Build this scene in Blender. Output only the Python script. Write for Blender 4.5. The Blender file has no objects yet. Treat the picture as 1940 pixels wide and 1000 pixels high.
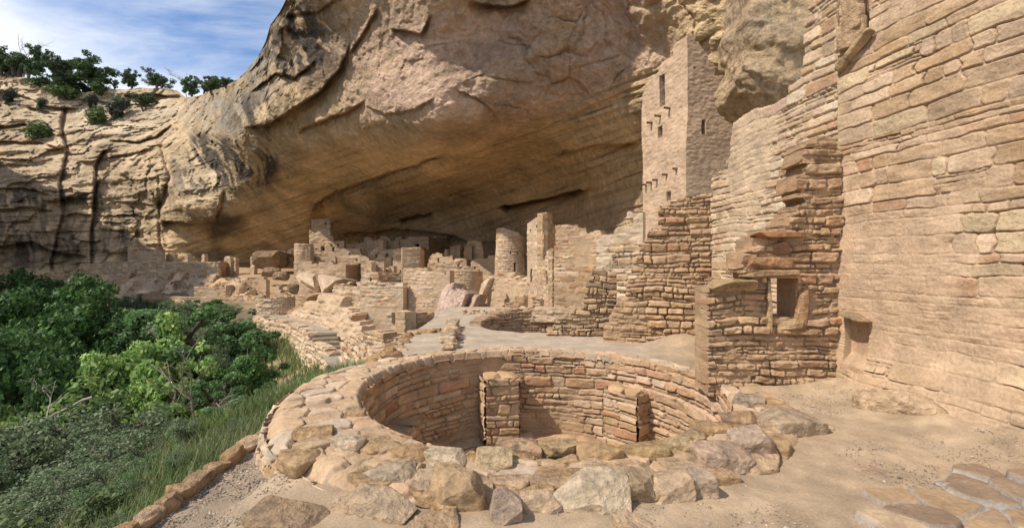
import bpy, math, random
import numpy as np
R = math.radians
# ------------------------------------------------------------------ camera, sky, sun, exposure
scene = bpy.context.scene
COL = scene.collection
F, CX, CY, H = 862.0, 970.0, 500.0, 1.6
cam = bpy.data.objects.new('camera', bpy.data.cameras.new('camera'))
COL.objects.link(cam)
cam.data.sensor_width = 36.0
cam.data.lens = 36.0 * F / 1940.0
cam.location = (0, 0, H)
cam.rotation_euler = (R(90), 0, 0)
cam.data.clip_start = 0.05
cam.data.clip_end = 3000
scene.camera = cam

SUN_EL, SUN_AZ = R(50), R(-116)            # azimuth from +Y, clockwise: left and a little behind the camera
SUN_DIR = (math.sin(SUN_AZ) * math.cos(SUN_EL), math.cos(SUN_AZ) * math.cos(SUN_EL), math.sin(SUN_EL))
world = bpy.data.worlds.new('World')
scene.world = world
world.use_nodes = True
def build_world():
    nt = world.node_tree
    N = nt.nodes; L = nt.links
    bg = N['Background']
    bg.inputs['Strength'].default_value = 0.15
    sky = N.new('ShaderNodeTexSky')
    sky.sky_type = 'NISHITA'
    sky.sun_disc = False
    sky.sun_elevation = SUN_EL
    sky.sun_rotation = SUN_AZ % (2 * math.pi)
    sky.altitude = 2100
    sky.air_density = 1.0
    sky.dust_density = 0.2
    sky.ozone_density = 4
    tc = N.new('ShaderNodeTexCoord')
    sep = N.new('ShaderNodeSeparateXYZ'); L.new(tc.outputs['Generated'], sep.inputs[0])
    zc = N.new('ShaderNodeMath'); zc.operation = 'MAXIMUM'; zc.inputs[1].default_value = 0.04; L.new(sep.outputs['Z'], zc.inputs[0])
    dx = N.new('ShaderNodeMath'); dx.operation = 'DIVIDE'; L.new(sep.outputs['X'], dx.inputs[0]); L.new(zc.outputs[0], dx.inputs[1])
    dy = N.new('ShaderNodeMath'); dy.operation = 'DIVIDE'; L.new(sep.outputs['Y'], dy.inputs[0]); L.new(zc.outputs[0], dy.inputs[1])
    cb = N.new('ShaderNodeCombineXYZ'); L.new(dx.outputs[0], cb.inputs[0]); L.new(dy.outputs[0], cb.inputs[1])
    mp = N.new('ShaderNodeMapping'); mp.inputs['Rotation'].default_value = (0, 0, R(38)); mp.inputs['Scale'].default_value = (0.42, 1.0, 1)
    mp.inputs['Location'].default_value = (0.55, 0.25, 0)
    L.new(cb.outputs[0], mp.inputs[0])
    n1 = N.new('ShaderNodeTexNoise'); n1.inputs['Scale'].default_value = 1.0; n1.inputs['Detail'].default_value = 9
    n1.inputs['Roughness'].default_value = 0.58; n1.inputs['Distortion'].default_value = 0.7
    L.new(mp.outputs[0], n1.inputs['Vector'])
    n2 = N.new('ShaderNodeTexNoise'); n2.inputs['Scale'].default_value = 0.33; n2.inputs['Detail'].default_value = 3
    L.new(mp.outputs[0], n2.inputs['Vector'])
    ad = N.new('ShaderNodeMath'); ad.operation = 'ADD'; L.new(n1.outputs['Fac'], ad.inputs[0]); L.new(n2.outputs['Fac'], ad.inputs[1])
    rp = N.new('ShaderNodeValToRGB')
    rp.color_ramp.elements[0].position = 0.415; rp.color_ramp.elements[0].color = (0, 0, 0, 1)
    rp.color_ramp.elements[1].position = 0.55; rp.color_ramp.elements[1].color = (1, 1, 1, 1)
    hf = N.new('ShaderNodeMath'); hf.operation = 'MULTIPLY'; hf.inputs[1].default_value = 0.5; L.new(ad.outputs[0], hf.inputs[0])
    L.new(hf.outputs[0], rp.inputs[0])
    mx = N.new('ShaderNodeMix'); mx.data_type = 'RGBA'
    sc = N.new('ShaderNodeMath'); sc.operation = 'MULTIPLY'; sc.inputs[1].default_value = 0.85; L.new(rp.outputs['Color'], sc.inputs[0])
    L.new(sc.outputs[0], mx.inputs[0])
    hs = N.new('ShaderNodeHueSaturation'); hs.inputs['Saturation'].default_value = 1.12; hs.inputs['Value'].default_value = 0.88
    L.new(sky.outputs[0], hs.inputs['Color']); L.new(hs.outputs[0], mx.inputs[6])
    mx.inputs[7].default_value = (5.4, 5.5, 5.6, 1)
    L.new(mx.outputs[2], bg.inputs['Color'])
build_world()
sun = bpy.data.objects.new('sun', bpy.data.lights.new('sun', 'SUN'))
COL.objects.link(sun)
sun.data.energy = 3.5
sun.data.angle = R(0.6)
sun.data.color = (1.0, 0.90, 0.77)
from mathutils import Vector, Matrix
sun.rotation_euler = Vector(SUN_DIR).to_track_quat('Z', 'Y').to_euler()
scene.view_settings.view_transform = 'Standard'
scene.view_settings.look = 'None'
scene.view_settings.gamma = 1
scene.view_settings.exposure = 0.48
scene.cycles.max_bounces = 12
scene.cycles.diffuse_bounces = 8

# ------------------------------------------------------------------ helpers
def PT(px, py, Y):
    return np.array([(px - CX) / F * Y, Y, H + (CY - py) / F * Y])
def YG(py, z):
    return F * (H - z) / (py - CY)
def tag(o, label=None, cat=None, group=None, kind=None):
    if label: o['label'] = label
    if cat: o['category'] = cat
    if group: o['group'] = group
    if kind: o['kind'] = kind
    return o
def empty(name, loc, label, cat, group=None):
    o = bpy.data.objects.new(name, None); COL.objects.link(o)
    o.location = tuple(loc); o.empty_display_size = 0.2
    return tag(o, label, cat, group)
def hsh(ix, iy, iz, seed):
    h = (ix.astype(np.int64) * 374761393 + iy.astype(np.int64) * 668265263 + iz.astype(np.int64) * 2147483647 + seed * 1274126177) & 0xffffffff
    h = ((h ^ (h >> 13)) * 1274126177) & 0xffffffff
    h = (h ^ (h >> 16)) & 0xffffffff
    h = (h * 2246822519) & 0xffffffff
    h = h ^ (h >> 15)
    return (h & 0xffffff) / float(0xffffff)
def vnoise(x, y, z, seed=0):
    x, y, z = np.broadcast_arrays(np.asarray(x, float), np.asarray(y, float), np.asarray(z, float))
    ix = np.floor(x); iy = np.floor(y); iz = np.floor(z)
    fx = x - ix; fy = y - iy; fz = z - iz
    fx = fx * fx * (3 - 2 * fx); fy = fy * fy * (3 - 2 * fy); fz = fz * fz * (3 - 2 * fz)
    out = 0
    for a in (0, 1):
        for b in (0, 1):
            for c in (0, 1):
                w = (fx if a else 1 - fx) * (fy if b else 1 - fy) * (fz if c else 1 - fz)
                out = out + w * hsh(ix + a, iy + b, iz + c, seed)
    return out * 2 - 1
def fbm(x, y, z, seed=0, octv=4, gain=0.5):
    s = 0; a = 1; t = 0
    for o in range(octv):
        k = 2.03 ** o
        s = s + a * vnoise(np.asarray(x) * k + 11.3 * o, np.asarray(y) * k + 5.7 * o, np.asarray(z) * k, seed + o)
        t += a; a *= gain
    return s / t
def sstep(a, b, x):
    t = np.clip((x - a) / (b - a), 0, 1)
    return t * t * (3 - 2 * t)
class MB:
    """collects quads and triangles with a colour per vertex"""
    def __init__(s):
        s.v = []; s.q = []; s.c = []; s.n = 0; s.t = []
    def add(s, v, q=None, c=None, t=None):
        v = np.asarray(v, float).reshape(-1, 3)
        if c is None: c = (0.4, 0.3, 0.2)
        c = np.asarray(c, float)
        if c.ndim == 1: c = np.tile(c, (len(v), 1))
        s.v.append(v); s.c.append(c)
        if q is not None and len(q): s.q.append(np.asarray(q, np.int64).reshape(-1, 4) + s.n)
        if t is not None and len(t): s.t.append(np.asarray(t, np.int64).reshape(-1, 3) + s.n)
        s.n += len(v)
    def box(s, c, h, rz=0.0, col=None, ry=0.0):
        v = np.array([(x, y, z) for x in (-1, 1) for y in (-1, 1) for z in (-1, 1)], float) * np.array(h)
        ca, sa = math.cos(ry), math.sin(ry)
        v = v @ np.array([[ca, 0, -sa], [0, 1, 0], [sa, 0, ca]])
        ca, sa = math.cos(rz), math.sin(rz)
        v = v @ np.array([[ca, sa, 0], [-sa, ca, 0], [0, 0, 1]]) + np.array(c)
        q = [(0, 1, 3, 2), (4, 6, 7, 5), (0, 4, 5, 1), (2, 3, 7, 6), (0, 2, 6, 4), (1, 5, 7, 3)]
        for f in q: s.add(v[list(f)], [(0, 1, 2, 3)], col)
    def tube(s, pts, rad, col, k=6):
        pts = np.asarray(pts, float); rad = np.asarray(rad, float) * np.ones(len(pts))
        T = np.gradient(pts, axis=0)
        T /= np.linalg.norm(T, axis=1)[:, None] + 1e-9
        ref = np.array([0.31, 0.17, 0.93]) if abs(T[0] @ np.array([0.31, 0.17, 0.93])) < 0.9 else np.array([1.0, 0, 0])
        A = np.cross(T, ref); A /= np.linalg.norm(A, axis=1)[:, None] + 1e-9
        B = np.cross(T, A)
        a = np.arange(k) * 2 * math.pi / k
        V = pts[:, None, :] + rad[:, None, None] * (np.cos(a)[None, :, None] * A[:, None, :] + np.sin(a)[None, :, None] * B[:, None, :])
        i = np.arange(len(pts) - 1)[:, None] * k; j = np.arange(k)[None, :]; j2 = (j + 1) % k
        q = np.stack([i + j, i + j2, i + k + j2, i + k + j], -1).reshape(-1, 4)
        s.add(V.reshape(-1, 3), q, col)
    def build(s, name, mat, parent=None, origin=None, smooth=True):
        V = np.concatenate(s.v); C = np.concatenate(s.c)
        o = np.zeros(3) if origin is None else np.asarray(origin, float)
        q = np.concatenate(s.q) if s.q else np.zeros((0, 4), np.int64)
        t = np.concatenate(s.t) if s.t else np.zeros((0, 3), np.int64)
        me = bpy.data.meshes.new(name)
        me.vertices.add(len(V)); me.vertices.foreach_set('co', (V - o).astype(np.float32).ravel())
        nl = len(q) * 4 + len(t) * 3
        me.loops.add(nl); me.loops.foreach_set('vertex_index', np.concatenate([q.ravel(), t.ravel()]).astype(np.int32))
        npoly = len(q) + len(t)
        me.polygons.add(npoly)
        ls = np.concatenate([np.arange(len(q)) * 4, len(q) * 4 + np.arange(len(t)) * 3]).astype(np.int32)
        me.polygons.foreach_set('loop_start', ls)
        me.polygons.foreach_set('use_smooth', np.full(npoly, smooth))
        at = me.color_attributes.new('Col', 'FLOAT_COLOR', 'POINT')
        at.data.foreach_set('color', np.concatenate([np.clip(C, 0.0, 1), np.ones((len(C), 1))], 1).astype(np.float32).ravel())
        me.update(calc_edges=True); me.validate()
        me.materials.append(mat)
        ob = bpy.data.objects.new(name, me); COL.objects.link(ob)
        if parent is not None:
            ob.parent = parent
        ob.location = tuple(o)
        if parent is not None:
            ob.location = tuple(o - np.array(parent.location))
        return ob

# ------------------------------------------------------------------ materials
def mat_col(name, scale=30.0, amt=0.35, bump=0.4, dist=0.01, rough=0.92, spot=0.0, scale2=4.0):
    """colour from the mesh, broken up by two sizes of noise, fine bump"""
    m = bpy.data.materials.new(name); m.use_nodes = True
    N = m.node_tree.nodes; L = m.node_tree.links
    b = N['Principled BSDF']; b.inputs['Roughness'].default_value = rough
    b.inputs['Specular IOR Level'].default_value = 0.2
    at = N.new('ShaderNodeAttribute'); at.attribute_name = 'Col'
    tc = N.new('ShaderNodeTexCoord')
    n1 = N.new('ShaderNodeTexNoise'); n1.inputs['Scale'].default_value = scale; n1.inputs['Detail'].default_value = 6; n1.inputs['Roughness'].default_value = 0.65
    n2 = N.new('ShaderNodeTexNoise'); n2.inputs['Scale'].default_value = scale2; n2.inputs['Detail'].default_value = 4
    L.new(tc.outputs['Object'], n1.inputs['Vector']); L.new(tc.outputs['Object'], n2.inputs['Vector'])
    a = N.new('ShaderNodeMath'); a.operation = 'ADD'; L.new(n1.outputs['Fac'], a.inputs[0]); L.new(n2.outputs['Fac'], a.inputs[1])
    mr = N.new('ShaderNodeMapRange'); mr.inputs['From Min'].default_value = 0.6; mr.inputs['From Max'].default_value = 1.4
    mr.inputs['To Min'].default_value = 1 - amt; mr.inputs['To Max'].default_value = 1 + amt
    L.new(a.outputs[0], mr.inputs['Value'])
    mu = N.new('ShaderNodeVectorMath'); mu.operation = 'SCALE'; L.new(at.outputs['Color'], mu.inputs[0]); L.new(mr.outputs[0], mu.inputs['Scale'])
    L.new(mu.outputs[0], b.inputs['Base Color'])
    bp = N.new('ShaderNodeBump'); bp.inputs['Strength'].default_value = bump; bp.inputs['Distance'].default_value = dist
    hm = N.new('ShaderNodeMath'); hm.operation = 'MULTIPLY_ADD'; hm.inputs[1].default_value = 1.3; L.new(n2.outputs['Fac'], hm.inputs[0]); L.new(n1.outputs['Fac'], hm.inputs[2])
    L.new(hm.outputs[0], bp.inputs['Height']); L.new(bp.outputs[0], b.inputs['Normal'])
    return m
def mat_leaf(name, trans=0.35):
    m = bpy.data.materials.new(name); m.use_nodes = True
    N = m.node_tree.nodes; L = m.node_tree.links
    b = N['Principled BSDF']; b.inputs['Roughness'].default_value = 0.55; b.inputs['Specular IOR Level'].default_value = 0.35
    at = N.new('ShaderNodeAttribute'); at.attribute_name = 'Col'
    oi = N.new('ShaderNodeObjectInfo')
    mr = N.new('ShaderNodeMapRange'); mr.inputs['To Min'].default_value = 0.8; mr.inputs['To Max'].default_value = 1.2
    L.new(oi.outputs['Random'], mr.inputs['Value'])
    mu = N.new('ShaderNodeVectorMath'); mu.operation = 'SCALE'; L.new(at.outputs['Color'], mu.inputs[0]); L.new(mr.outputs[0], mu.inputs['Scale'])
    L.new(mu.outputs[0], b.inputs['Base Color'])
    tr = N.new('ShaderNodeBsdfTranslucent'); L.new(mu.outputs[0], tr.inputs['Color'])
    mx = N.new('ShaderNodeMixShader'); mx.inputs[0].default_value = trans
    L.new(b.outputs[0], mx.inputs[1]); L.new(tr.outputs[0], mx.inputs[2])
    L.new(mx.outputs[0], N['Material Output'].inputs['Surface'])
    return m
M_WALL = mat_col('sandstone_masonry', 30, 0.38, 0.75, 0.018)
M_FAR = mat_col('distant_masonry', 6, 0.30, 0.5, 0.05, scale2=0.8)
M_ROCK = mat_col('sandstone_boulder', 17, 0.55, 1.0, 0.05, scale2=6)
M_CLIFF = mat_col('cliff_sandstone', 2.2, 0.5, 0.9, 0.45, scale2=0.3)
M_GROUND = mat_col('packed_sand', 55, 0.36, 0.8, 0.010, scale2=2.5)
M_SLOPE = mat_col('hillside_soil', 5, 0.4, 0.6, 0.06, scale2=0.7)
M_BARK = mat_col('tree_bark', 20, 0.4, 0.6, 0.02)
M_LEAF = mat_leaf('green_leaves')
M_DARK = mat_col('room_interior', 8, 0.3, 0.3, 0.02)

# palettes (linear albedo)
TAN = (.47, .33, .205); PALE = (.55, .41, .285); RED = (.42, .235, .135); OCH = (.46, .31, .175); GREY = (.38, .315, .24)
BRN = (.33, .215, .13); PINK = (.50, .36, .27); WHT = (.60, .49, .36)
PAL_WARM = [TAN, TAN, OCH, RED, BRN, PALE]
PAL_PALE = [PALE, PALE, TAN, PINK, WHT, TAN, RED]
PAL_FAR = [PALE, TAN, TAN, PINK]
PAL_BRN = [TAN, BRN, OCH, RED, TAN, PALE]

# ------------------------------------------------------------------ masonry
def courses(U, V, seed, ch, sl, wob=0.35):
    """coursed rubble: per point a stone id hash, distance to the joint, stone centre"""
    rng = np.random.RandomState(seed)
    Vw = V + ch * wob * vnoise(U / (sl * 2.2), V / (ch * 5), 0.0, seed) + ch * 0.09 * vnoise(U / (sl * .4), V / ch, 3.0, seed + 1)
    Uw = U + ch * 0.2 * vnoise(U / ch, V / (ch * .6), 7.0, seed + 2)
    vmin, vmax = Vw.min(), Vw.max()
    hs = ch * rng.choice([0.5, 0.75, 1.0, 1.2, 1.55], size=int((vmax - vmin) / ch * 2) + 8)
    br = vmin - rng.rand() * ch + np.concatenate([[0], np.cumsum(hs)])
    J = np.clip(np.searchsorted(br, Vw.ravel(), 'right') - 1, 0, len(br) - 2)
    u = Uw.ravel(); v = Vw.ravel()
    e = np.empty_like(u); cu = np.empty_like(u); cv = np.empty_like(u); sid = np.empty_like(u)
    order = np.argsort(J, kind='stable'); Js = J[order]
    starts = np.searchsorted(Js, np.arange(len(br))); 
    umin, umax = u.min(), u.max()
    for j in range(len(br) - 1):
        a = starts[j]; b = starts[j + 1] if j + 1 < len(starts) else len(Js)
        if b <= a: continue
        idx = order[a:b]
        hh = br[j + 1] - br[j]
        ls = sl * (0.35 + 1.5 * rng.rand(int((umax - umin) / sl * 3) + 10) ** 1.4) * (0.7 + 0.35 * hh / ch)
        ub = umin - rng.rand() * sl + np.concatenate([[0], np.cumsum(ls)])
        k = np.clip(np.searchsorted(ub, u[idx], 'right') - 1, 0, len(ub) - 2)
        du = np.minimum(u[idx] - ub[k], ub[k + 1] - u[idx]); dv = np.minimum(v[idx] - br[j], br[j + 1] - v[idx])
        r = 0.2 * hh
        a1 = np.maximum(r - du, 0); b1 = np.maximum(r - dv, 0)
        e[idx] = np.minimum(np.minimum(du, dv), r - np.hypot(a1, b1))
        cu[idx] = (ub[k] + ub[k + 1]) / 2; cv[idx] = (br[j] + br[j + 1]) / 2
        sid[idx] = j * 1013 + k
    sh = U.shape
    return sid.reshape(sh), e.reshape(sh), cu.reshape(sh), cv.reshape(sh)
def flags(U, V, seed, s):
    """irregular flagstones (jittered cells)"""
    Uw = U + s * .12 * vnoise(U / s * 2.5, V / s * 2.5, 0, seed); Vw = V + s * .12 * vnoise(U / s * 2.5, V / s * 2.5, 9, seed)
    x = Uw / s; y = Vw / s
    ix = np.floor(x); iy = np.floor(y)
    d1 = np.full(x.shape, 9.); d2 = np.full(x.shape, 9.); sid = np.zeros(x.shape); cu = np.zeros(x.shape); cv = np.zeros(x.shape)
    for a in (-1, 0, 1):
        for b in (-1, 0, 1):
            gx = ix + a; gy = iy + b
            qx = gx + .5 + .85 * (hsh(gx, gy, gx * 0, seed) - .5); qy = gy + .5 + .85 * (hsh(gx, gy, gx * 0 + 1, seed) - .5)
            d = np.hypot(x - qx, (y - qy))
            m = d < d1
            d2 = np.where(m, d1, np.minimum(d2, d))
            sid = np.where(m, gx * 1013 + gy, sid); cu = np.where(m, qx * s, cu); cv = np.where(m, qy * s, cv)
            d1 = np.where(m, d, d1)
    return sid, (d2 - d1) * s * .5, cu, cv
def masonry(mb, us, vs, mapf, seed, ch=.14, sl=.34, relief=.03, pal=PAL_WARM, mortar=TAN, joint=None, top=None, bot=None, holes=(),
            smear=0.0, thick=.35, back=False, kind='course', cvar=.16, colmod=None, dispmod=None, edge=True, rag=0.5, stonesize=.4, rough=1.0, mix=.33, wob=.36, crack=1.0):
    U, V = np.meshgrid(us, vs, indexing='ij')
    if kind == 'course':
        sid, e, cu, cv = courses(U, V, seed, ch, sl, wob)
        if mix > 0:
            s2, e2, cu2, cv2 = courses(U, V, seed + 333, ch * .62, sl * .72, wob * .8)
            m = vnoise(cu / (sl * 2.0), cv / (ch * 2.4), 0, seed + 7) > (1 - 2 * mix)
            sid = np.where(m, s2 + 500009, sid); e = np.where(m, e2, e); cu = np.where(m, cu2, cu); cv = np.where(m, cv2, cv)
    else: sid, e, cu, cv = flags(U, V, seed, stonesize)
    if joint is None: joint = ch * .13
    r1 = hsh(sid, sid * 0 + 3, sid * 0, seed); r2 = hsh(sid, sid * 0 + 5, sid * 0, seed + 1); r3 = hsh(sid, sid * 0 + 8, sid * 0, seed + 2)
    prof = sstep(joint * .25, joint * 1.15, e)
    sm = 0
    if smear > 0:
        sm = sstep(1 - smear - .25, 1 - smear + .15, .5 + .9 * fbm(U * .9, V * 1.1, 0, seed + 9, 4)) * (.97 if smear > .9 else .85)
    hgt = relief * prof * (0.45 + 1.0 * r2) * (1 - .93 * sm)
    tilt = (V - cv) / ch * (r3 - .4) * relief * .9 * prof * (1 - sm) if kind == 'course' else 0
    hgt = hgt + tilt + relief * .28 * rough * fbm(U / ch * 1.1, V / ch * 2.2, 1., seed + 20, 4)
    hgt = hgt - relief * crack * sstep(joint * .55, joint * .15, e) * sstep(-.05, .25, fbm(U / ch * .6, V / ch * .9, 4., seed + 40, 3)) * (1 - sm)
    if dispmod is not None: hgt = hgt + dispmod(U, V)
    pal = np.array(pal); k = np.clip((r1 * len(pal)).astype(int), 0, len(pal) - 1)
    c = pal[k] * (1 - cvar + 2 * cvar * r2)[..., None]
    mo = np.array(mortar) * (.97 + .12 * fbm(U * 3, V * 3, 2, seed + 30, 3))[..., None]
    w = (sstep(joint * .5, joint * 1.3, e) * (1 - sm))[..., None]
    c = c * w + mo * (1 - w)
    if colmod is not None: c = colmod(U, V, c)
    P, N = mapf(U, V)
    Q = P + N * hgt[..., None]
    # which faces stay: whole stones below the broken top line
    def mid(a): return .25 * (a[:-1, :-1] + a[1:, :-1] + a[:-1, 1:] + a[1:, 1:])
    keep = np.ones((len(us) - 1, len(vs) - 1), bool)
    mu_, mv_ = mid(U), mid(V)
    if top is not None:
        t1 = np.interp(mu_, top[0], top[1])
        if rag > 0:
            cu_, cv_ = cu[:-1, :-1], cv[:-1, :-1]
            t2 = np.interp(np.clip(cu_, us[0], us[-1]), top[0], top[1])
            keep &= (cv_ < t2 + .1 * ch) & (mv_ < t1 + rag * ch * 1.6)
        else: keep &= mv_ < t1
    if bot is not None: keep &= mv_ > np.interp(mu_, bot[0], bot[1])
    for (a, b, c0, d) in holes:
        keep &= ~((mu_ > a) & (mu_ < b) & (mv_ > c0) & (mv_ < d))
    nv = len(vs)
    I, Jx = np.nonzero(keep)
    if len(I) == 0: return
    base = I * nv + Jx
    quads = np.stack([base, base + nv, base + nv + 1, base + 1], -1)
    # orientation towards the normal
    q0 = quads[len(quads) // 2]; f = Q.reshape(-1, 3)[q0]
    nn = np.cross(f[1] - f[0], f[2] - f[0])
    if nn @ N.reshape(-1, 3)[q0[0]] < 0: quads = quads[:, ::-1]
    used = np.zeros(U.size, bool); used[quads.ravel()] = True
    rem = np.cumsum(used) - 1
    Vf = Q.reshape(-1, 3)[used]; Cf = c.reshape(-1, 3)[used]
    mb.add(Vf, rem[quads], Cf)
    Bk = (P - N * thick).reshape(-1, 3)
    if back: mb.add(Bk[used], rem[quads][:, ::-1], Cf * .9)
    if edge:
        ed = np.concatenate([quads[:, [0, 1]], quads[:, [1, 2]], quads[:, [2, 3]], quads[:, [3, 0]]])
        key = np.sort(ed, 1); kk = key[:, 0] * U.size + key[:, 1]
        uq, inv, cnt = np.unique(kk, return_inverse=True, return_counts=True)
        be = ed[cnt[inv] == 1]
        if len(be):
            ns = 4 if thick > .12 else 1
            Qf = Q.reshape(-1, 3); Cc = c.reshape(-1, 3)
            lay = []; 
            for s_ in range(ns + 1):
                t = s_ / ns
                A = Qf[be] * (1 - t) + Bk[be] * t
                if 0 < s_ < ns:
                    A = A + relief * .8 * fbm(A[..., 0] * 7, A[..., 1] * 7, A[..., 2] * 9, seed + 3, 3)[..., None] * np.array([.6, .6, 1.])
                lay.append(A)
            for s_ in range(ns):
                a, b = lay[s_], lay[s_ + 1]
                vv = np.stack([a[:, 1], a[:, 0], b[:, 0], b[:, 1]], 1).reshape(-1, 3)
                cc = np.stack([Cc[be[:, 1]], Cc[be[:, 0]], Cc[be[:, 0]], Cc[be[:, 1]]], 1).reshape(-1, 3)
                mb.add(vv, np.arange(len(vv)).reshape(-1, 4), cc)
class Plane:
    """a vertical wall plane through two picture columns at chosen distances"""
    def __init__(s, a, b):
        s.A = np.array([(a[0] - CX) / F * a[1], a[1]]); s.B = np.array([(b[0] - CX) / F * b[1], b[1]])
        s.D = s.B - s.A; s.L = np.linalg.norm(s.D); s.d = s.D / s.L
        n = np.array([s.d[1], -s.d[0]]); mid = (s.A + s.B) / 2
        s.n = n if n @ (-mid) > 0 else -n
    def uz(s, px, py):
        k = (px - CX) / F
        t = (k * s.A[1] - s.A[0]) / (s.D[0] - k * s.D[1])
        Y = s.A[1] + t * s.D[1]
        return t * s.L, H + (CY - py) / F * Y
    def pt(s, u, z, out=0):
        p = s.A + s.d * u + s.n * out
        return np.array([p[0], p[1], z])
    def mapf(s, lean=0, z1=0, bulge=None, wav=0):
        def f(U, V):
            P = np.stack([s.A[0] + s.d[0] * U, s.A[1] + s.d[1] * U, V], -1)
            if lean: 
                o = np.maximum(z1 - V, 0) * lean
                P[..., 0] += s.n[0] * o; P[..., 1] += s.n[1] * o
            if bulge is not None:
                o = bulge(U, V)
                P[..., 0] += s.n[0] * o; P[..., 1] += s.n[1] * o
            if wav:
                o = wav * fbm(P[..., 0] / 1.1, P[..., 1] / 1.1, P[..., 2] / 1.3, 55, 4)
                P[..., 0] += o; P[..., 1] += o * .8
            N = np.zeros_like(P); N[..., 0] = s.n[0]; N[..., 1] = s.n[1]
            return P, N
        return f
def face(mb, a, b, prof, base, seed, res=None, holes=(), lean=0, wav=0, **kw):
    """one masonry wall face; prof and base are picture outlines lying in that wall's plane"""
    pl = Plane(a, b)
    pts = [pl.uz(*p) for p in prof]
    us_ = [p[0] for p in pts]; zs_ = [p[1] for p in pts]
    for i in range(1, len(us_)):
        if us_[i] <= us_[i - 1]: us_[i] = us_[i - 1] + 1e-3
    top = (np.array(us_), np.array(zs_))
    bot = None
    if isinstance(base, (int, float)): z0 = base
    else:
        bp = [pl.uz(*p) for p in base]
        bot = (np.array([p[0] for p in bp]), np.array([p[1] for p in bp])); z0 = bot[1].min()
    Ym = (a[1] + b[1]) / 2
    if res is None: res = max(.009, Ym * 1.9 / F)
    hl = []
    for (x0, y0, x1, y1) in holes:
        u0, zt = pl.uz(x0, y0); u1, zb = pl.uz(x1, y1); hl.append((u0, u1, zb, zt))
    us = np.linspace(0, pl.L, max(6, int(pl.L / res)))
    zt = max(zs_) + .05
    vs = np.linspace(z0, zt, max(6, int((zt - z0) / res)))
    masonry(mb, us, vs, pl.mapf(lean, zt, wav=wav), seed, top=top, bot=bot, holes=hl, **kw)
    return pl, hl
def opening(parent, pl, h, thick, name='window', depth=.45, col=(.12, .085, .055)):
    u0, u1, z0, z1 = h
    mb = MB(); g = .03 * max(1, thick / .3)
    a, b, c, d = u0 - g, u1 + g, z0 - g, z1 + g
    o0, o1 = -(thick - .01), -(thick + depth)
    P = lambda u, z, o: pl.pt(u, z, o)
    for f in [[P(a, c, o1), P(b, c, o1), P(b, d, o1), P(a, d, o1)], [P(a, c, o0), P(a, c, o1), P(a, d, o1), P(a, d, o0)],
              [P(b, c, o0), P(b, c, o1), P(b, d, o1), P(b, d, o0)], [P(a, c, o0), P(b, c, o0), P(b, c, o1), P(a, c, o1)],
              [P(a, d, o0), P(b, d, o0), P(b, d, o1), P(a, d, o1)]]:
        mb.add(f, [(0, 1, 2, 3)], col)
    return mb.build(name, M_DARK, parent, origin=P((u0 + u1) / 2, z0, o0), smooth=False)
SEED = [100]
def sd():
    SEED[0] += 17
    return SEED[0]
def ruin(name, label, cat, faces, group=None, names=None, **kw):
    """a standing ruin: one mesh of one or more masonry faces; its openings are its parts"""
    mb = MB(); ops = []
    for fc in faces:
        f = dict(kw); f.update(fc)
        a, b = f.pop('a'), f.pop('b'); prof = f.pop('prof'); base = f.pop('base')
        th = f.get('thick', .35); f['thick'] = th
        hs = f.pop('holes', ()); hn = f.pop('hnames', ['window'] * len(hs))
        pl, hl = face(mb, a, b, prof, base, sd(), holes=hs, **f)
        ops += [(pl, h, th, n) for h, n in zip(hl, hn)]
    pl0 = Plane(faces[0]['a'], faces[0]['b'])
    Ym = faces[0]['a'][1]
    allv = np.concatenate(mb.v)
    ob = mb.build(name, M_WALL if Ym < 16 else M_FAR, None, origin=np.array([allv[:, 0].mean(), allv[:, 1].mean(), allv[:, 2].min()]))
    tag(ob, label, cat, group)
    for pl, h, th, n in ops:
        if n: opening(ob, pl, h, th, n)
    return ob
def cylmap(c, r, slope=0., z0=0., inward=False):
    def f(U, V):
        rr = r - slope * (V - z0); a = U / r
        P = np.stack([c[0] + rr * np.cos(a), c[1] + rr * np.sin(a), V], -1)
        s = -1 if inward else 1
        N = np.stack([s * np.cos(a), s * np.sin(a), 0 * a], -1)
        return P, N
    return f
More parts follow.
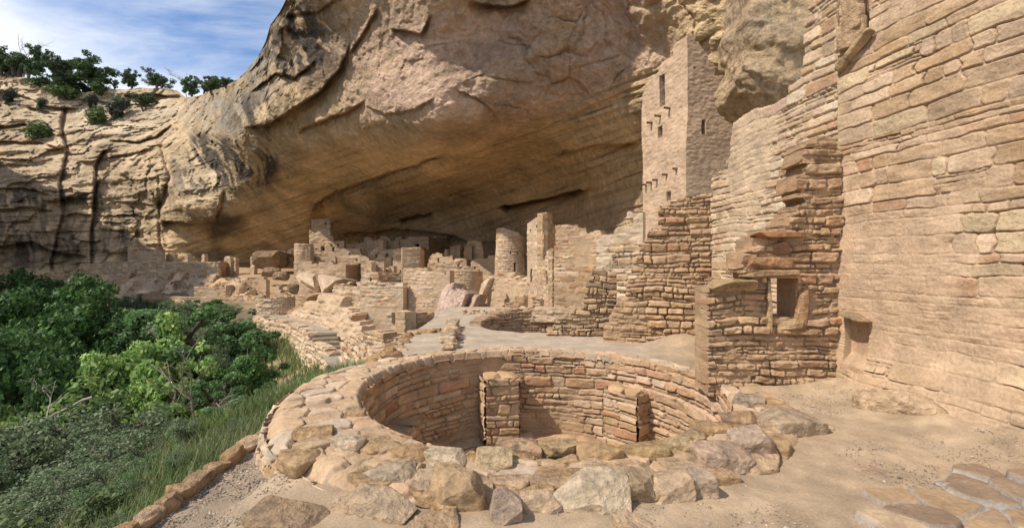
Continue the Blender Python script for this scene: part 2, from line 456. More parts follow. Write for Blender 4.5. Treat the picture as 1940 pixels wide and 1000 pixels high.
# ------------------------------------------------------------------ rocks
def cubesphere(n):
    g = np.linspace(-1, 1, n)
    A, B = np.meshgrid(g, g, indexing='ij')
    V = []; Q = []; k = 0
    for ax in range(3):
        for s in (-1, 1):
            v = np.zeros((n, n, 3)); v[..., ax] = s; v[..., (ax + 1) % 3] = A; v[..., (ax + 2) % 3] = B
            i = np.arange(n - 1)[:, None] * n; j = np.arange(n - 1)[None, :]
            q = np.stack([i + j, i + n + j, i + n + j + 1, i + j + 1], -1).reshape(-1, 4) + k
            if s < 0: q = q[:, ::-1]
            V.append(v.reshape(-1, 3)); Q.append(q); k += n * n
    V = np.concatenate(V); Q = np.concatenate(Q)
    key = np.round(V * 1000).astype(int)
    u, ind, inv = np.unique(key, axis=0, return_index=True, return_inverse=True)
    return V[ind], inv.reshape(-1)[Q]
_CS = {}
def rock(mb, c, half, seed, rz=0, tilt=(0, 0), n=16, p=5, cuts=6, noise=.09, col=TAN, col2=None, lichen=0.0, lcol=(.19, .145, .10), strata=0.0, lo=.66):
    if n not in _CS: _CS[n] = cubesphere(n)
    V0, Q = _CS[n]
    rng = np.random.RandomState(seed)
    d = V0 / np.linalg.norm(V0, axis=1)[:, None]
    r = (np.abs(d) ** p).sum(1) ** (-1 / p)
    V = d * r[:, None]
    for i in range(cuts):
        pn = rng.normal(size=3) * np.array([1, 1, .8]); pn /= np.linalg.norm(pn)
        off = rng.uniform(lo, 1.0)
        t = np.maximum(V @ pn - off, 0)
        V = V - pn * t[:, None]
    half = np.asarray(half, float)
    W = V * half
    sc = half.mean()
    nz = fbm(W[:, 0] / sc * 1.3, W[:, 1] / sc * 1.3, W[:, 2] / sc * 1.3, seed, 5, .55)
    nz = nz + .35 * fbm(W[:, 0] / sc * 5, W[:, 1] / sc * 5, W[:, 2] / sc * 8, seed + 3, 3, .6)
    W = W + d * (nz * noise * sc)[:, None]
    if strata:
        W[:, :2] *= (1 + strata * vnoise(0 * W[:, 0], 0 * W[:, 0], W[:, 2] / sc * 7, seed + 2))[:, None]
    a = fbm(W[:, 0] / sc, W[:, 1] / sc, W[:, 2] / sc * 2, seed + 5, 4)
    c1 = np.array(col) * np.array([1.0, .95, .86]); c2 = np.array(col2 if col2 is not None else c1 * .72)
    C = c1[None] * (.5 + .5 * a[:, None]) + c2[None] * (.5 - .5 * a[:, None])
    if lichen:
        l = sstep(.1, .35, fbm(W[:, 0] / sc * 2.6, W[:, 1] / sc * 2.6, W[:, 2] / sc * 2.6, seed + 8, 4)) * lichen * sstep(-.2, .6, V[:, 2])
        C = C * (1 - l[:, None]) + np.array(lcol) * l[:, None]
    tx, ty = tilt
    m = Matrix.Rotation(rz, 3, 'Z') @ Matrix.Rotation(tx, 3, 'X') @ Matrix.Rotation(ty, 3, 'Y')
    W = W @ np.array(m).T + np.array(c)
    mb.add(W, Q, C)
def boulder_at(box, z0, seed, depth=.7, **kw):
    """centre and half sizes of a block whose picture outline is box and whose foot stands at z0"""
    x0, y0, x1, y1 = box
    Y = YG(y1, z0); w = (x1 - x0) / F * Y; d = depth * w
    h = max(.07, H - z0 - (y0 - CY) * (Y + d * .8) / F)
    c = np.array([((x0 + x1) / 2 - CX) / F * (Y + d / 2), Y + d / 2, z0 + h / 2])
    return c, np.array([w / 2, d / 2, h / 2])
def stone_thing(name, label, cat, box, z0, depth=.7, group=None, sink=.06, mat=None, **kw):
    c, hf = boulder_at(box, z0, 0, depth)
    c[2] -= sink / 2; hf[2] += sink / 2
    mb = MB(); rock(mb, c, hf * np.array([1.14, 1.14, .98]), sd(), **kw)
    ob = mb.build(name, mat or M_ROCK, None, origin=c - np.array([0, 0, hf[2]]))
    return tag(ob, label, cat, group)
def stone_Y(name, label, cat, box, Y, depth=.8, group=None, mat=None, **kw):
    x0, y0, x1, y1 = box
    a = PT(x0, y1, Y); b = PT(x1, y0, Y)
    hf = np.array([(b[0] - a[0]) / 2, depth * (b[0] - a[0]) / 2, (b[2] - a[2]) / 2])
    c = (a + b) / 2; c[1] += hf[1]; c[0] *= c[1] / Y
    mb = MB(); rock(mb, c, hf, sd(), **kw)
    return tag(mb.build(name, mat or M_ROCK, None, origin=c - np.array([0, 0, hf[2]])), label, cat, group)
# ------------------------------------------------------------------ cliff: alcove, brow and far canyon wall
def rbf(pts):
    P_ = np.array([(a / 1000, b / 1000) for a, b, _ in pts]); y = np.log(np.array([c for *_, c in pts]))
    def ph(r2): return np.where(r2 > 1e-12, r2 * np.log(r2 + 1e-12), 0)
    n = len(P_)
    K = ph(((P_[:, None] - P_[None]) ** 2).sum(-1)) + np.eye(n) * 2e-4
    A = np.zeros((n + 3, n + 3)); A[:n, :n] = K; A[:n, n] = 1; A[:n, n + 1:] = P_; A[n:, :n] = A[:n, n:].T
    w = np.linalg.solve(A, np.concatenate([y, [0, 0, 0]]))
    def f(px, py):
        x = px / 1000; z = py / 1000; o = w[n] + w[n + 1] * x + w[n + 2] * z
        for i in range(n): o = o + w[i] * ph((x - P_[i, 0]) ** 2 + (z - P_[i, 1]) ** 2)
        return np.exp(o)
    return f
CLIFF_PTS = [(-160, 120, 98), (-160, 520, 74), (0, 145, 92), (100, 165, 90), (200, 172, 89), (320, 182, 85), (0, 520, 72), (100, 520, 72), (200, 520, 72), (290, 500, 72),
    (0, 300, 80), (100, 300, 79), (200, 300, 77), (0, 220, 86), (120, 225, 86), (200, 205, 88), (250, 212, 86), (200, 250, 80), (290, 400, 73), (270, 250, 80),
    (380, 184, 73), (430, 168, 66), (460, 150, 62), (500, 100, 55), (520, 50, 50), (540, 0, 46), (560, -80, 41), (600, -250, 33), (700, -500, 24),
    (310, 340, 68), (360, 380, 63), (410, 412, 63), (330, 402, 67), (430, 330, 60), (400, 260, 66), (310, 440, 71), (400, 455, 71), (440, 475, 71), (310, 500, 71),
    (560, 450, 64), (600, 452, 64),
    (600, 100, 47), (600, 200, 50), (700, 100, 41), (700, 0, 38.5), (800, 100, 35.5), (800, 0, 33), (800, 250, 38.5), (900, 0, 28.5), (900, 100, 30.5), (900, 250, 33.5),
    (1000, 0, 24), (1000, 100, 25.5), (1000, 210, 28), (1100, 0, 20.7), (1100, 100, 22.2), (1100, 165, 23.7), (1200, 0, 18.3), (1240, 90, 19), (1290, 70, 17), (1400, 0, 15), (1500, 0, 13.5),
    (1000, -250, 20), (1240, -250, 15.5), (1400, -250, 12.5), (800, -250, 28), (1600, -300, 11), (1600, 0, 13), (1700, 300, 16),
    (1200, 200, 21), (1150, 250, 25), (1100, 300, 30), (1000, 300, 36), (1000, 350, 41), (900, 380, 48), (800, 400, 56), (700, 408, 58), (700, 412, 58.5),
    (1120, 355, 32), (1210, 330, 24), (1200, 420, 25), (1100, 440, 34), (1000, 440, 42), (940, 392, 46), (900, 450, 52), (800, 430, 58), (750, 412, 60), (700, 450, 66), (620, 440, 66),
    (600, 480, 69), (500, 480, 71), (1000, 540, 42), (800, 540, 59), (600, 540, 69), (400, 540, 71), (1200, 540, 24), (1400, 400, 18), (1400, 540, 18)]
def _nearer(p):
    x, y, d = p
    k = .27 * float(sstep(370, 470, x)) * float(sstep(1080, 760, x))
    base = float(np.interp(x, [300, 450, 600, 700, 830, 1000, 1100], [425, 300, 280, 300, 300, 280, 250]))
    k *= float(sstep(base + 18, base - 12, y))
    return (x, y, d * (1 - k))
CLIFF_PTS = [_nearer(p) for p in CLIFF_PTS] + [(600, 322, 45), (700, 312, 40.5), (800, 321, 37), (560, 330, 46), (480, 330, 52), (500, 400, 60), (700, 360, 49), (900, 320, 38), (600, 232, 37), (700, 238, 33), (800, 252, 29), (545, 240, 39), (470, 236, 42)]
_cd = rbf(CLIFF_PTS)
SKYLINE = np.array([(-160, 138), (-60, 140), (0, 143), (45, 146), (75, 155), (110, 172), (150, 176), (195, 168), (240, 170), (262, 166), (300, 167), (335, 172), (352, 184), (380, 180), (420, 166), (445, 155), (465, 135),
    (490, 106), (503, 80), (512, 48), (530, 22), (545, -8), (560, -60), (600, -220), (700, -420), (900, -480), (1700, -480)], float)
LEDGES = [  # outline across the picture, step (share of the distance), reach below, lip above
    ([(585, 396), (620, 372), (700, 340), (760, 322), (810, 300), (862, 282)], .13, 34, -.02),
    ([(556, 250), (600, 232), (650, 212), (694, 186)], .03, 26, -.01),
    ([(462, 240), (500, 236), (550, 212), (600, 176), (640, 130), (668, 70)], .045, 60, -.02),
    ([(530, 30), (600, 20), (660, -10)], .02, 20, 0),
    ([(470, 175), (520, 140), (560, 150), (600, 110)], .022, 22, -.006),
    ([(940, 396), (1000, 378), (1060, 366), (1125, 352)], .16, 16, -.015),
    ([(755, 412), (800, 406), (818, 401)], .09, 14, 0),
    ([(1050, 290), (1110, 276), (1215, 272)], .05, 30, -.01),
    ([(830, 372), (900, 352), (960, 340), (1060, 330)], .012, 10, 0),
    ([(680, 196), (730, 215), (790, 205), (830, 180)], .012, 24, -.006),
    ([(860, 165), (910, 195), (960, 240)], .02, 30, 0),
    ([(640, 447), (740, 430), (800, 437), (850, 445), (890, 462), (940, 458)], .06, 40, -.006),
    ([(655, 110), (690, 60), (720, 10)], .02, 30, -.012), ([(735, 55), (800, 62), (820, 20)], .03, 26, -.012), ([(885, 5), (960, 14), (1010, -4)], .05, 22, -.015),
    ([(303, 416), (360, 424), (412, 417)], .06, 40, -.01),
    ([(205, 262), (250, 268), (300, 262), (330, 232)], .02, 16, -.008),
    ([(0, 172), (40, 180), (90, 200), (150, 206)], .02, 14, -.004), ([(-100, 232), (0, 236), (60, 232), (124, 250)], .02, 16, -.006), ([(-100, 262), (60, 268), (130, 280)], .018, 12, -.004),
    ([(50, 200), (110, 216)], .02, 10, -.004), ([(-100, 352), (0, 355), (60, 362), (105, 372)], .018, 10, -.006), ([(-100, 395), (0, 396), (50, 392), (110, 396)], .02, 14, -.005),
    ([(110, 372), (176, 376)], .015, 8, -.004), ([(122, 404), (176, 404)], .018, 10, -.004), ([(176, 410), (240, 408), (304, 414)], .012, 8, -.003), ([(205, 382), (298, 386)], .012, 7, -.003),
    ([(-100, 470), (60, 462), (110, 480), (170, 486)], .03, 20, -.006), ([(140, 186), (200, 196), (300, 200)], .02, 12, -.004), ([(150, 226), (200, 232), (260, 240)], .012, 10, -.003), ([(230, 180), (300, 178), (345, 182)], .03, 10, -.008), ([(290, 206), (320, 200)], .012, 6, -.003)]
CRACKS = [([(280, 128), (330, 116), (400, 118), (480, 102), (520, 100)], .018, 3), ([(280, 205), (320, 182), (400, 175), (520, 172)], .018, 3), ([(330, 303), (420, 301), (520, 303)], .012, 3),
    ([(360, 425), (390, 418), (420, 404)], .015, 4), ([(270, 300), (330, 322), (400, 298)], .02, 6), ([(200, 122), (240, 120), (285, 127)], .02, 4)]
def build_cliff():
    xs = np.concatenate([np.linspace(-160, 1320, 690), np.linspace(1324, 1700, 70)])
    nr = 400
    t = np.linspace(0, 1, nr)
    X, T = np.meshgrid(xs, t, indexing='ij')
    top = np.interp(xs, SKYLINE[:, 0], SKYLINE[:, 1])
    top = top + np.where(xs < 560, 3.0 * fbm(xs / 22., 0, 0, 4, 4), 0)
    topg = top[:, None]
    # rows: dense inside the frame
    vis = np.maximum(topg, -60)
    PY = np.where(T < .1, topg + (vis - topg) * T / .1, vis + (np.interp(xs, [150, 330], [640, 560])[:, None] - vis) * (T - .1) / .9)
    D = _cd(X, PY)
    # the picture outline is bent a little so that ledges are not drawn with a ruler
    wx = 7 * fbm(X / 50., PY / 50., 0, 31, 3); wy = 7 * fbm(X / 50., PY / 50., 0, 37, 3) + 2 * fbm(X / 9., PY / 9., 0, 38, 2)
    Xw, Yw = X + wx, PY + wy
    dd = np.zeros_like(X); crev = np.zeros_like(X)
    for pl, st, reach, lip in LEDGES:
        pl = np.array(pl, float); 
        if pl[0, 0] > pl[-1, 0]: pl = pl[::-1]
        yl = np.interp(Xw, pl[:, 0], pl[:, 1]); L_ = pl[-1, 0] - pl[0, 0]
        end = sstep(0, .12 * L_ + 3, Xw - pl[0, 0]) * sstep(0, .12 * L_ + 3, pl[-1, 0] - Xw)
        d = Yw - yl
        dd += end * np.where(d > 0, st * np.exp(-np.maximum(d, 0) / reach * 1.6) * sstep(0, 2.0, d), lip * np.exp(np.minimum(d, 0) / (reach * .8)))
        crev = np.maximum(crev, end * np.exp(-((d - 2) / 2.5) ** 2) * min(1, st * 25))
    for pl, st, wd in CRACKS:
        pl = np.array(pl, float)
        xl = np.interp(Yw, pl[:, 0], pl[:, 1]); end = sstep(0, 12, Yw - pl[0, 0]) * sstep(0, 12, pl[-1, 0] - Yw)
        d = np.abs(Xw - xl)
        dd += end * st * np.exp(-(d / wd) ** 2)
        dd += end * st * .6 * np.where(Xw > xl, 1, -1) * np.exp(-d / (wd * 4)) * sstep(0, 2, d)
        crev = np.maximum(crev, end * np.exp(-(d / 2.5) ** 2))
    P0 = np.stack([(X - CX) / F * D, D, H + (CY - PY) / F * D], -1)
    x, y, z = P0[..., 0], P0[..., 1], P0[..., 2]
    far = sstep(340, 250, X)                       # the canyon wall at the far end
    rim = sstep(640, 520, X + PY * .45)
    big = fbm(x / 7, y / 7, z / 5, 50, 4)
    med = fbm(x / 2.2, y / 2.2, z / 1.3, 60, 5, .55)
    rdg = 1 - np.abs(fbm(x / 3.5, y / 3.5, z / 2.5, 70, 4))
    strata = fbm(x / 16, y / 16, z / 1.1, 80, 3) 
    strata = np.sign(strata) * np.abs(strata) ** .6
    ceil = sstep(0, 60, PY - np.interp(X, [300, 420, 480, 600, 700, 850, 950, 1050, 1250], [410, 400, 275, 240, 240, 255, 232, 190, 95]))
    amp = (.55 - .22 * sstep(620, 760, X)) * (1 - .55 * ceil)
    chunk = hsh(np.floor(x / 3.1 + med), np.floor(y / 3.1), np.floor(z / 1.7 + .5 * big), 91) - .5
    disp = .62 * big * (1 - .5 * ceil) + amp * med + .5 * (rdg - .8) * (1 - ceil) + far * (.5 * strata + .75 * chunk) + rim * (1 - far) * (.4 * strata + .45 * chunk) + .12 * ceil * strata
    fine = fbm(x / .55, y / .55, z / .35, 95, 4, .6)
    disp += .17 * fine * (1 - .35 * ceil)
    cu_ = (x - y) * .7 + 1.2 * med; cz_ = z * 1.25 + .8 * big
    s1, e1, a1, b1 = flags(cu_, cz_, 411, 2.4); s2, e2, a2, b2 = flags(cu_ + 3 * big, cz_ * 1.5, 412, 6.0)
    f1 = hsh(s1, s1 * 0, s1 * 0, 5) - .5; f2 = hsh(s2, s2 * 0, s2 * 0, 6) - .5
    t1 = (hsh(s1, s1 * 0 + 1, s1 * 0, 5) - .5) * (cu_ - a1) + (hsh(s1, s1 * 0 + 2, s1 * 0, 5) - .5) * (cz_ - b1)
    wl = np.clip(rim + .5 * far + .35 * (1 - ceil), 0, 1) * (1 - .8 * ceil)
    disp += wl * (.45 * f1 + .30 * t1) + (far * 1.5 + .25 * (1 - far) * (1 - ceil)) * .9 * f2 + .10 * ceil * f2
    cm_ = sstep(-.1, .25, fbm(x / 5, y / 5, z / 5, 77, 3))
    disp -= (.16 * np.exp(-(e2 / .07) ** 2) * cm_ * sstep(0, .35, fbm(x / 2.5, y / 2.5, z / 2.5, 79, 3)) + .12 * np.exp(-(e1 / .06) ** 2) * sstep(.0, .3, fbm(x / 4, y / 4, z / 4, 78, 3))) * (1 - .8 * ceil)
    bed = fbm(X / 95., (PY + .34 * X) / 5.0, 0, 155, 4, .6)
    disp += .13 * bed * ceil - .25 * ceil * sstep(.28, .45, fbm(X / 130., (PY + .36 * X) / 9.0, 0, 156, 3))
    edge_t = sstep(0, .03, T)
    k = 1 + dd - disp / D * (.25 + .75 * edge_t)
    P = P0 * 1.0
    P[..., 0] = x * k; P[..., 1] = y * k; P[..., 2] = H + (z - H) * k
    x, y, z = P[..., 0], P[..., 1], P[..., 2]
    # colour of the stone: ochre bed, pink bed, grey weathered rim, desert varnish and soot stains, dark patches, a painted light band
    tan = np.array((.53, .395, .25)); och = np.array((.64, .465, .255)); pnk = np.array((.54, .385, .29)); gry = np.array((.34, .305, .255)); pal = np.array((.56, .455, .325)); blk = np.array((.055, .05, .047))
    n1 = fbm(x / 9, y / 9, z / 6, 110, 4)[..., None]; n2 = fbm(x / 2.5, y / 2.5, z / 1.2, 120, 4)[..., None]
    C = tan * (.5 + .5 * n1) + och * (.5 - .5 * n1)
    C = C * (1 - .5 * ceil[..., None]) + och * 1.12 * .5 * ceil[..., None]
    def zone(cx, cy, rx, ry, p=1.0): return np.exp(-(((X + 2 * wx - cx) / rx) ** 2 + ((PY + 2 * wy - cy) / ry) ** 2) ** p)[..., None]
    pk = np.clip(zone(880, 130, 300, 150, 1.5) + zone(1140, 90, 120, 110, 1.5), 0, 1) * (.75 + .6 * n2) * (1 - .7 * ceil[..., None])
    pk = np.clip(pk * 1.25, 0, 1); C = C * (1 - pk) + pnk * pk
    bw = np.clip(sstep(370, 420, PY - .12 * (1000 - X))[..., None] * sstep(700, 860, X)[..., None], 0, 1) * .7
    C = C * (1 - bw) + np.array((.52, .40, .275)) * bw
    fw = (far * .6)[..., None]; C = C * (1 - fw) + np.array((.49, .39, .275)) * (1 + .25 * n2) * fw
    pl_ = np.clip(zone(230, 215, 200, 55, 1.5) + .9 * zone(370, 330, 70, 60, 1.5) + .7 * zone(540, 280, 70, 40) + .6 * zone(50, 320, 160, 50), 0, 1) * np.clip(.75 + .7 * n2, 0, 1)
    C = C * (1 - pl_) + pal * pl_
    gr = np.clip(zone(420, 215, 62, 45, 1.5) * 1.1 + zone(490, 130, 60, 60, 1.5), 0, 1) * np.clip(.7 + 1.2 * n2, 0, 1)
    C = C * (1 - gr) + gry * gr
    # dark runs: noise drawn out along the way water runs down the face
    run = fbm((X + 3 * wx) / 11., PY / 70., 0, 130, 5, .6)
    run_d = fbm((X - .55 * (PY - 300) + 3 * wx) / 15., (X * .55 + PY) / 70., 0, 140, 5, .62)
    st = np.zeros_like(X)
    st += sstep(-.15, .15, run_d + .18) * zone(570, 80, 72, 85, 1.6)[..., 0] * 1.15
    st += sstep(-.1, .15, run_d + .15) * zone(485, 210, 50, 40, 1.5)[..., 0]
    st += sstep(-.02, .14, run_d + .08) * zone(420, 320, 110, 48, 2)[..., 0] * 1.0
    st += sstep(.0, .2, run_d + .25) * zone(510, 300, 16, 45, 1.4)[..., 0]
    st += sstep(-.1, .2, run_d + .1) * zone(400, 275, 50, 20, 1.5)[..., 0]
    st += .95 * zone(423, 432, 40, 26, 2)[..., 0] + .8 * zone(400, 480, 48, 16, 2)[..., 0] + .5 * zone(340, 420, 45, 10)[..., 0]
    st += .7 * sstep(.0, .25, run + .1) * zone(60, 375, 130, 14, 2)[..., 0] + .6 * sstep(.05, .3, run) * zone(60, 440, 190, 60, 2)[..., 0]
    st += .6 * sstep(.05, .3, run + .05) * zone(190, 350, 26, 60, 2)[..., 0] + .5 * sstep(.0, .3, run) * zone(240, 440, 60, 60, 2)[..., 0]
    st += .45 * zone(960, 120, 60, 34)[..., 0] * sstep(-.2, .3, n2[..., 0]) + .55 * zone(770, 28, 44, 26)[..., 0] * sstep(-.3, .2, n2[..., 0]) + .6 * zone(930, 6, 34, 14)[..., 0]  # soft dark patches on the brow face, two of them broken by noise
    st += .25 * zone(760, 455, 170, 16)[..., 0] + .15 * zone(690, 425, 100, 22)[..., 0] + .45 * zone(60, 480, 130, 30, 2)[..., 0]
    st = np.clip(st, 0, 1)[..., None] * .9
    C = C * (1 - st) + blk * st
    yl_ = np.interp(Xw, [585, 620, 700, 760, 810, 862], [396, 372, 340, 322, 300, 282]); bd = (sstep(600, 650, Xw) * sstep(880, 800, Xw) * sstep(0, 4, Yw - yl_) * sstep(34, 14, Yw - yl_))[..., None] * .7
    C = C * (1 - bd) + np.array((.62, .52, .40)) * bd  # pale band under the long ledge: light from outside put into the colour
    lines = sstep(.5, .75, np.abs(fbm(X / 40., PY / 5. + X * .03, 0, 150, 3)) * 2)[..., None] * ceil[..., None] * .25
    lines = (ceil * (.30 * sstep(.05, .5, bed) - .10 * sstep(.05, .4, -bed)))[..., None]
    C = C * (1 - lines)
    ck_ = (np.exp(-(e2 / .09) ** 2) * cm_ * (1 - ceil) * .12)[..., None]; C = C * (1 - ck_) + np.array((.16, .12, .085)) * ck_
    C = C * (1 + .22 * n2)
    n0 = nr
    i = np.arange(len(xs) - 1)[:, None] * nr; j = np.arange(nr - 1)[None]
    q = np.stack([i + j, i + j + 1, i + nr + j + 1, i + nr + j], -1).reshape(-1, 4)
    mb = MB(); mb.add(P.reshape(-1, 3), q, C.reshape(-1, 3))
    # the mesa top behind the rim
    E = P[:, 0]; 
    keep = xs < 1000
    E = E[keep]; rows = [E]
    for dist, up in ((1.2, .25), (5, .4), (14, .6), (40, .8)):
        dirv = E[:, :2] / np.linalg.norm(E[:, :2], axis=1)[:, None]
        N_ = E.copy(); N_[:, :2] += dirv * dist; N_[:, 2] += up * (1 + .5 * fbm(N_[:, 0] / 3, N_[:, 1] / 3, 0, 8, 3)) - dist * .02
        rows.append(N_)
    G_ = np.stack(rows, 1); m = G_.shape[1]
    i = np.arange(len(E) - 1)[:, None] * m; j = np.arange(m - 1)[None]
    q = np.stack([i + j, i + m + j, i + m + j + 1, i + j + 1], -1).reshape(-1, 4)
    mb.add(G_.reshape(-1, 3), q, np.tile(np.array((.40, .31, .20)), (G_.size // 3, 1)))
    # canyon wall goes on unseen at left, its height shaped to shade thicket and terrace
    wing = np.array([(-128, 98, 30), (-108, 82, 30), (-88, 60, 42), (-72, 33, 52), (-63, 12, 38), (-60, -8, 34), (-62, -40, 34)], float)
    s_ = np.linspace(0, 1, 120); sk = np.linspace(0, 1, len(wing)); zt_ = np.linspace(0, 1, 60)
    wx_, wy_, wz_ = [np.interp(s_, sk, wing[:, i])[:, None] for i in range(3)]
    zz = -12 + (wz_ + 12 + 1.5 * fbm(s_[:, None] * 30, 0, 0, 3, 4)) * zt_[None]
    o_ = 1.6 * fbm(s_[:, None] * 25, zz / 9, 0, 5, 5) + .9 * fbm(s_[:, None] * 6, zz / 1.2, 0, 6, 3) - 3 * (1 - zt_[None])
    G2_ = np.stack([wx_ - o_, wy_ + 0 * zz, zz], -1); i = np.arange(119)[:, None] * 60; j = np.arange(59)[None]
    mb.add(G2_.reshape(-1, 3), np.stack([i + j, i + 60 + j, i + 61 + j, i + j + 1], -1).reshape(-1, 4), (.40, .29, .18))
    tag(mb.build('cliff', M_CLIFF), kind='structure')
    return xs, P
CL_XS, CL_P = build_cliff()
def cliff_point(px, py):
    """where the picture ray meets the finished cliff (nearest built vertex)"""
    i = int(np.argmin(np.abs(CL_XS - px))); col = CL_P[i]
    py_ = CY - (col[:, 2] - H) / col[:, 1] * F
    j = int(np.argmin(np.abs(py_ - py)))
    return col[j]

# ------------------------------------------------------------------ ground
EY = np.array([-20, 1, 3, 7, 9, 12, 16, 20, 28, 36, 45, 56, 75, 100.])
EX = np.array([-2.2, -2.5, -2.7, -2.75, -2.75, -3.1, -5.0, -7.6, -15.7, -21, -30, -47, -66, -80.])
EZ = np.array([-.6, -.5, -.5, -.55, -.7, -1.35, -2.15, -2.3, -1.75, -1.75, -2.0, -1.0, 1.2, 2.5])
def terr(x, y):
    e = np.interp(y, EY, EX); ze = np.interp(y, EY, EZ); s = e - x
    drop = .36 * np.clip(s, 0, 3) + .62 * np.clip(s - 3, 0, 9) + .25 * np.clip(s - 12, 0, 30)
    z = ze - np.where(s > 0, drop, 0)
    fl = -10 + .10 * np.clip(y - 20, 0, 100)
    z = np.where(s > 0, np.maximum(z, fl), z)
    rise = np.where(s <= 0, np.clip(-s, 0, 30) * .045 * sstep(20, 34, y) + np.minimum(0.75, .9 * np.clip(-s - .4, 0, 3)) * sstep(11, 6, y) * .55, 0)
    return z + rise - 2.6 * sstep(.5, 1.3, -s) * sstep(18, 15, y)
def build_terrain():
    xs = np.concatenate([np.linspace(-130, -30, 60), np.linspace(-29.7, 4, 210), np.linspace(4.5, 45, 40)])
    ys = np.concatenate([np.linspace(-20, 1, 12), np.linspace(1.2, 24, 190), np.linspace(24.3, 75, 150), np.linspace(76, 130, 20)])
    X, Y = np.meshgrid(xs, ys, indexing='ij')
    Z = terr(X, Y)
    s = np.interp(Y, EY, EX) - X
    Z = Z + (.10 + .16 * sstep(0, 4, s)) * fbm(X / 1.7, Y / 1.7, 0, 7, 5) + .05 * fbm(X / .4, Y / .4, 0, 9, 3)
    n = fbm(X / 3, Y / 3, 0, 17, 4)[..., None]
    C = np.array((.40, .285, .175)) * (1 + .25 * n)
    d = sstep(1.5, 6, s + 2.5 * n[..., 0] + 4.5 * sstep(22, 27, Y))[..., None]
    C = C * (1 - d) + np.array((.13, .105, .07)) * (1 + .4 * n) * d
    mb = MB(); ny = len(ys)
    i = np.arange(len(xs) - 1)[:, None] * ny; j = np.arange(ny - 1)[None]
    mb.add(np.stack([X, Y, Z], -1).reshape(-1, 3), np.stack([i + j, i + ny + j, i + ny + j + 1, i + j + 1], -1).reshape(-1, 4), C.reshape(-1, 3))
    tag(mb.build('hillside', M_SLOPE), kind='structure')
build_terrain()
KC = np.array([.38, 5.85]); KR = 2.2
K2 = np.array([.62, 12.0]); K2R = 1.45
RW0, RW1 = np.array([4.12, 5.75]), np.array([4.58, 3.42])       # foot of the great wall
def plaza_z(x, y):
    z = .012 * fbm(x / .9, y / .9, 0, 201, 4)
    d = RW1 - RW0; n = np.array([-d[1], d[0]]); n = n / np.linalg.norm(n)
    dist = -((x - RW0[0]) * n[0] + (y - RW0[1]) * n[1])
    dist = np.where(dist < -.001, np.abs(dist), dist)
    w = sstep(6.0, 5.2, y)
    z = z + w * .34 * np.exp(-np.clip(dist, 0, 9) / (.42 + .12 * fbm(x, y, 0, 3, 2))) * (1 + .5 * fbm(x / .35, y / .35, 0, 205, 4))
    z = z + .09 * np.exp(-np.abs(y - 5.62) / .12) * sstep(2.45, 2.65, x)
    z = z + .30 * np.exp(-np.abs(y - 8.9) / .3) * sstep(2.2, 3.6, x) * sstep(6, 7, y)
    z = z - .20 * sstep(-1.75, -2.1, x) * sstep(6.6, 5.6, y)
    return z
def plaza_edge(y): return np.interp(y, [-2, 2, 5.4, 6.5, 7.6, 9, 10.5, 12, 17], [-2.45, -2.5, -2.52, -2.35, -1.95, -2.15, -2.35, -2.3, -2.3])
def build_plaza():
    xs = np.linspace(-2.7, 7, 400); ys = np.concatenate([np.linspace(-2, 1, 20), np.linspace(1.03, 11, 400), np.linspace(11.06, 17, 80)])
    X, Y = np.meshgrid(xs, ys, indexing='ij')
    Z = plaza_z(X, Y) + .010 * fbm(X / .26, Y / .26, 0, 206, 3) + .007 * fbm(X / .11, Y / .11, 0, 203, 4) + .005 * fbm(X / .045, Y / .045, 0, 204, 2)
    n = fbm(X / .8, Y / .8, 0, 211, 5)[..., None]; n2 = fbm(X / .13, Y / .13, 0, 212, 3)[..., None]
    C = np.array((.38, .287, .192)) * (1 + .26 * n + .22 * n2)
    g = (sstep(6.5, 8.5, Y) * sstep(3.2, 2.0, X))[..., None]
    C = C * (1 - g) + np.array((.42, .345, .265)) * (1 + .1 * n) * g
    g = (sstep(-1.6, -2.0, X) * sstep(6.6, 6.0, Y))[..., None]
    C = C * (1 - g) + np.array((.34, .265, .19)) * (1 + .15 * n + .2 * n2) * g
    mb = MB(); ny = len(ys)
    i = np.arange(len(xs) - 1)[:, None] * ny; j = np.arange(ny - 1)[None]
    q = np.stack([i + j, i + ny + j, i + ny + j + 1, i + j + 1], -1)
    xc = (X[:-1, :-1] + X[1:, 1:]) / 2; yc = (Y[:-1, :-1] + Y[1:, 1:]) / 2
    keep = (np.hypot(xc - KC[0], yc - KC[1]) > KR + .22) & (np.hypot(xc - K2[0], yc - K2[1]) > K2R) & (xc > plaza_edge(yc)) & (xc < 6.6)
    q = q[keep]
    mb.add(np.stack([X, Y, Z], -1).reshape(-1, 3), q, C.reshape(-1, 3))
    tag(mb.build('ground', M_GROUND), kind='structure')
build_plaza()
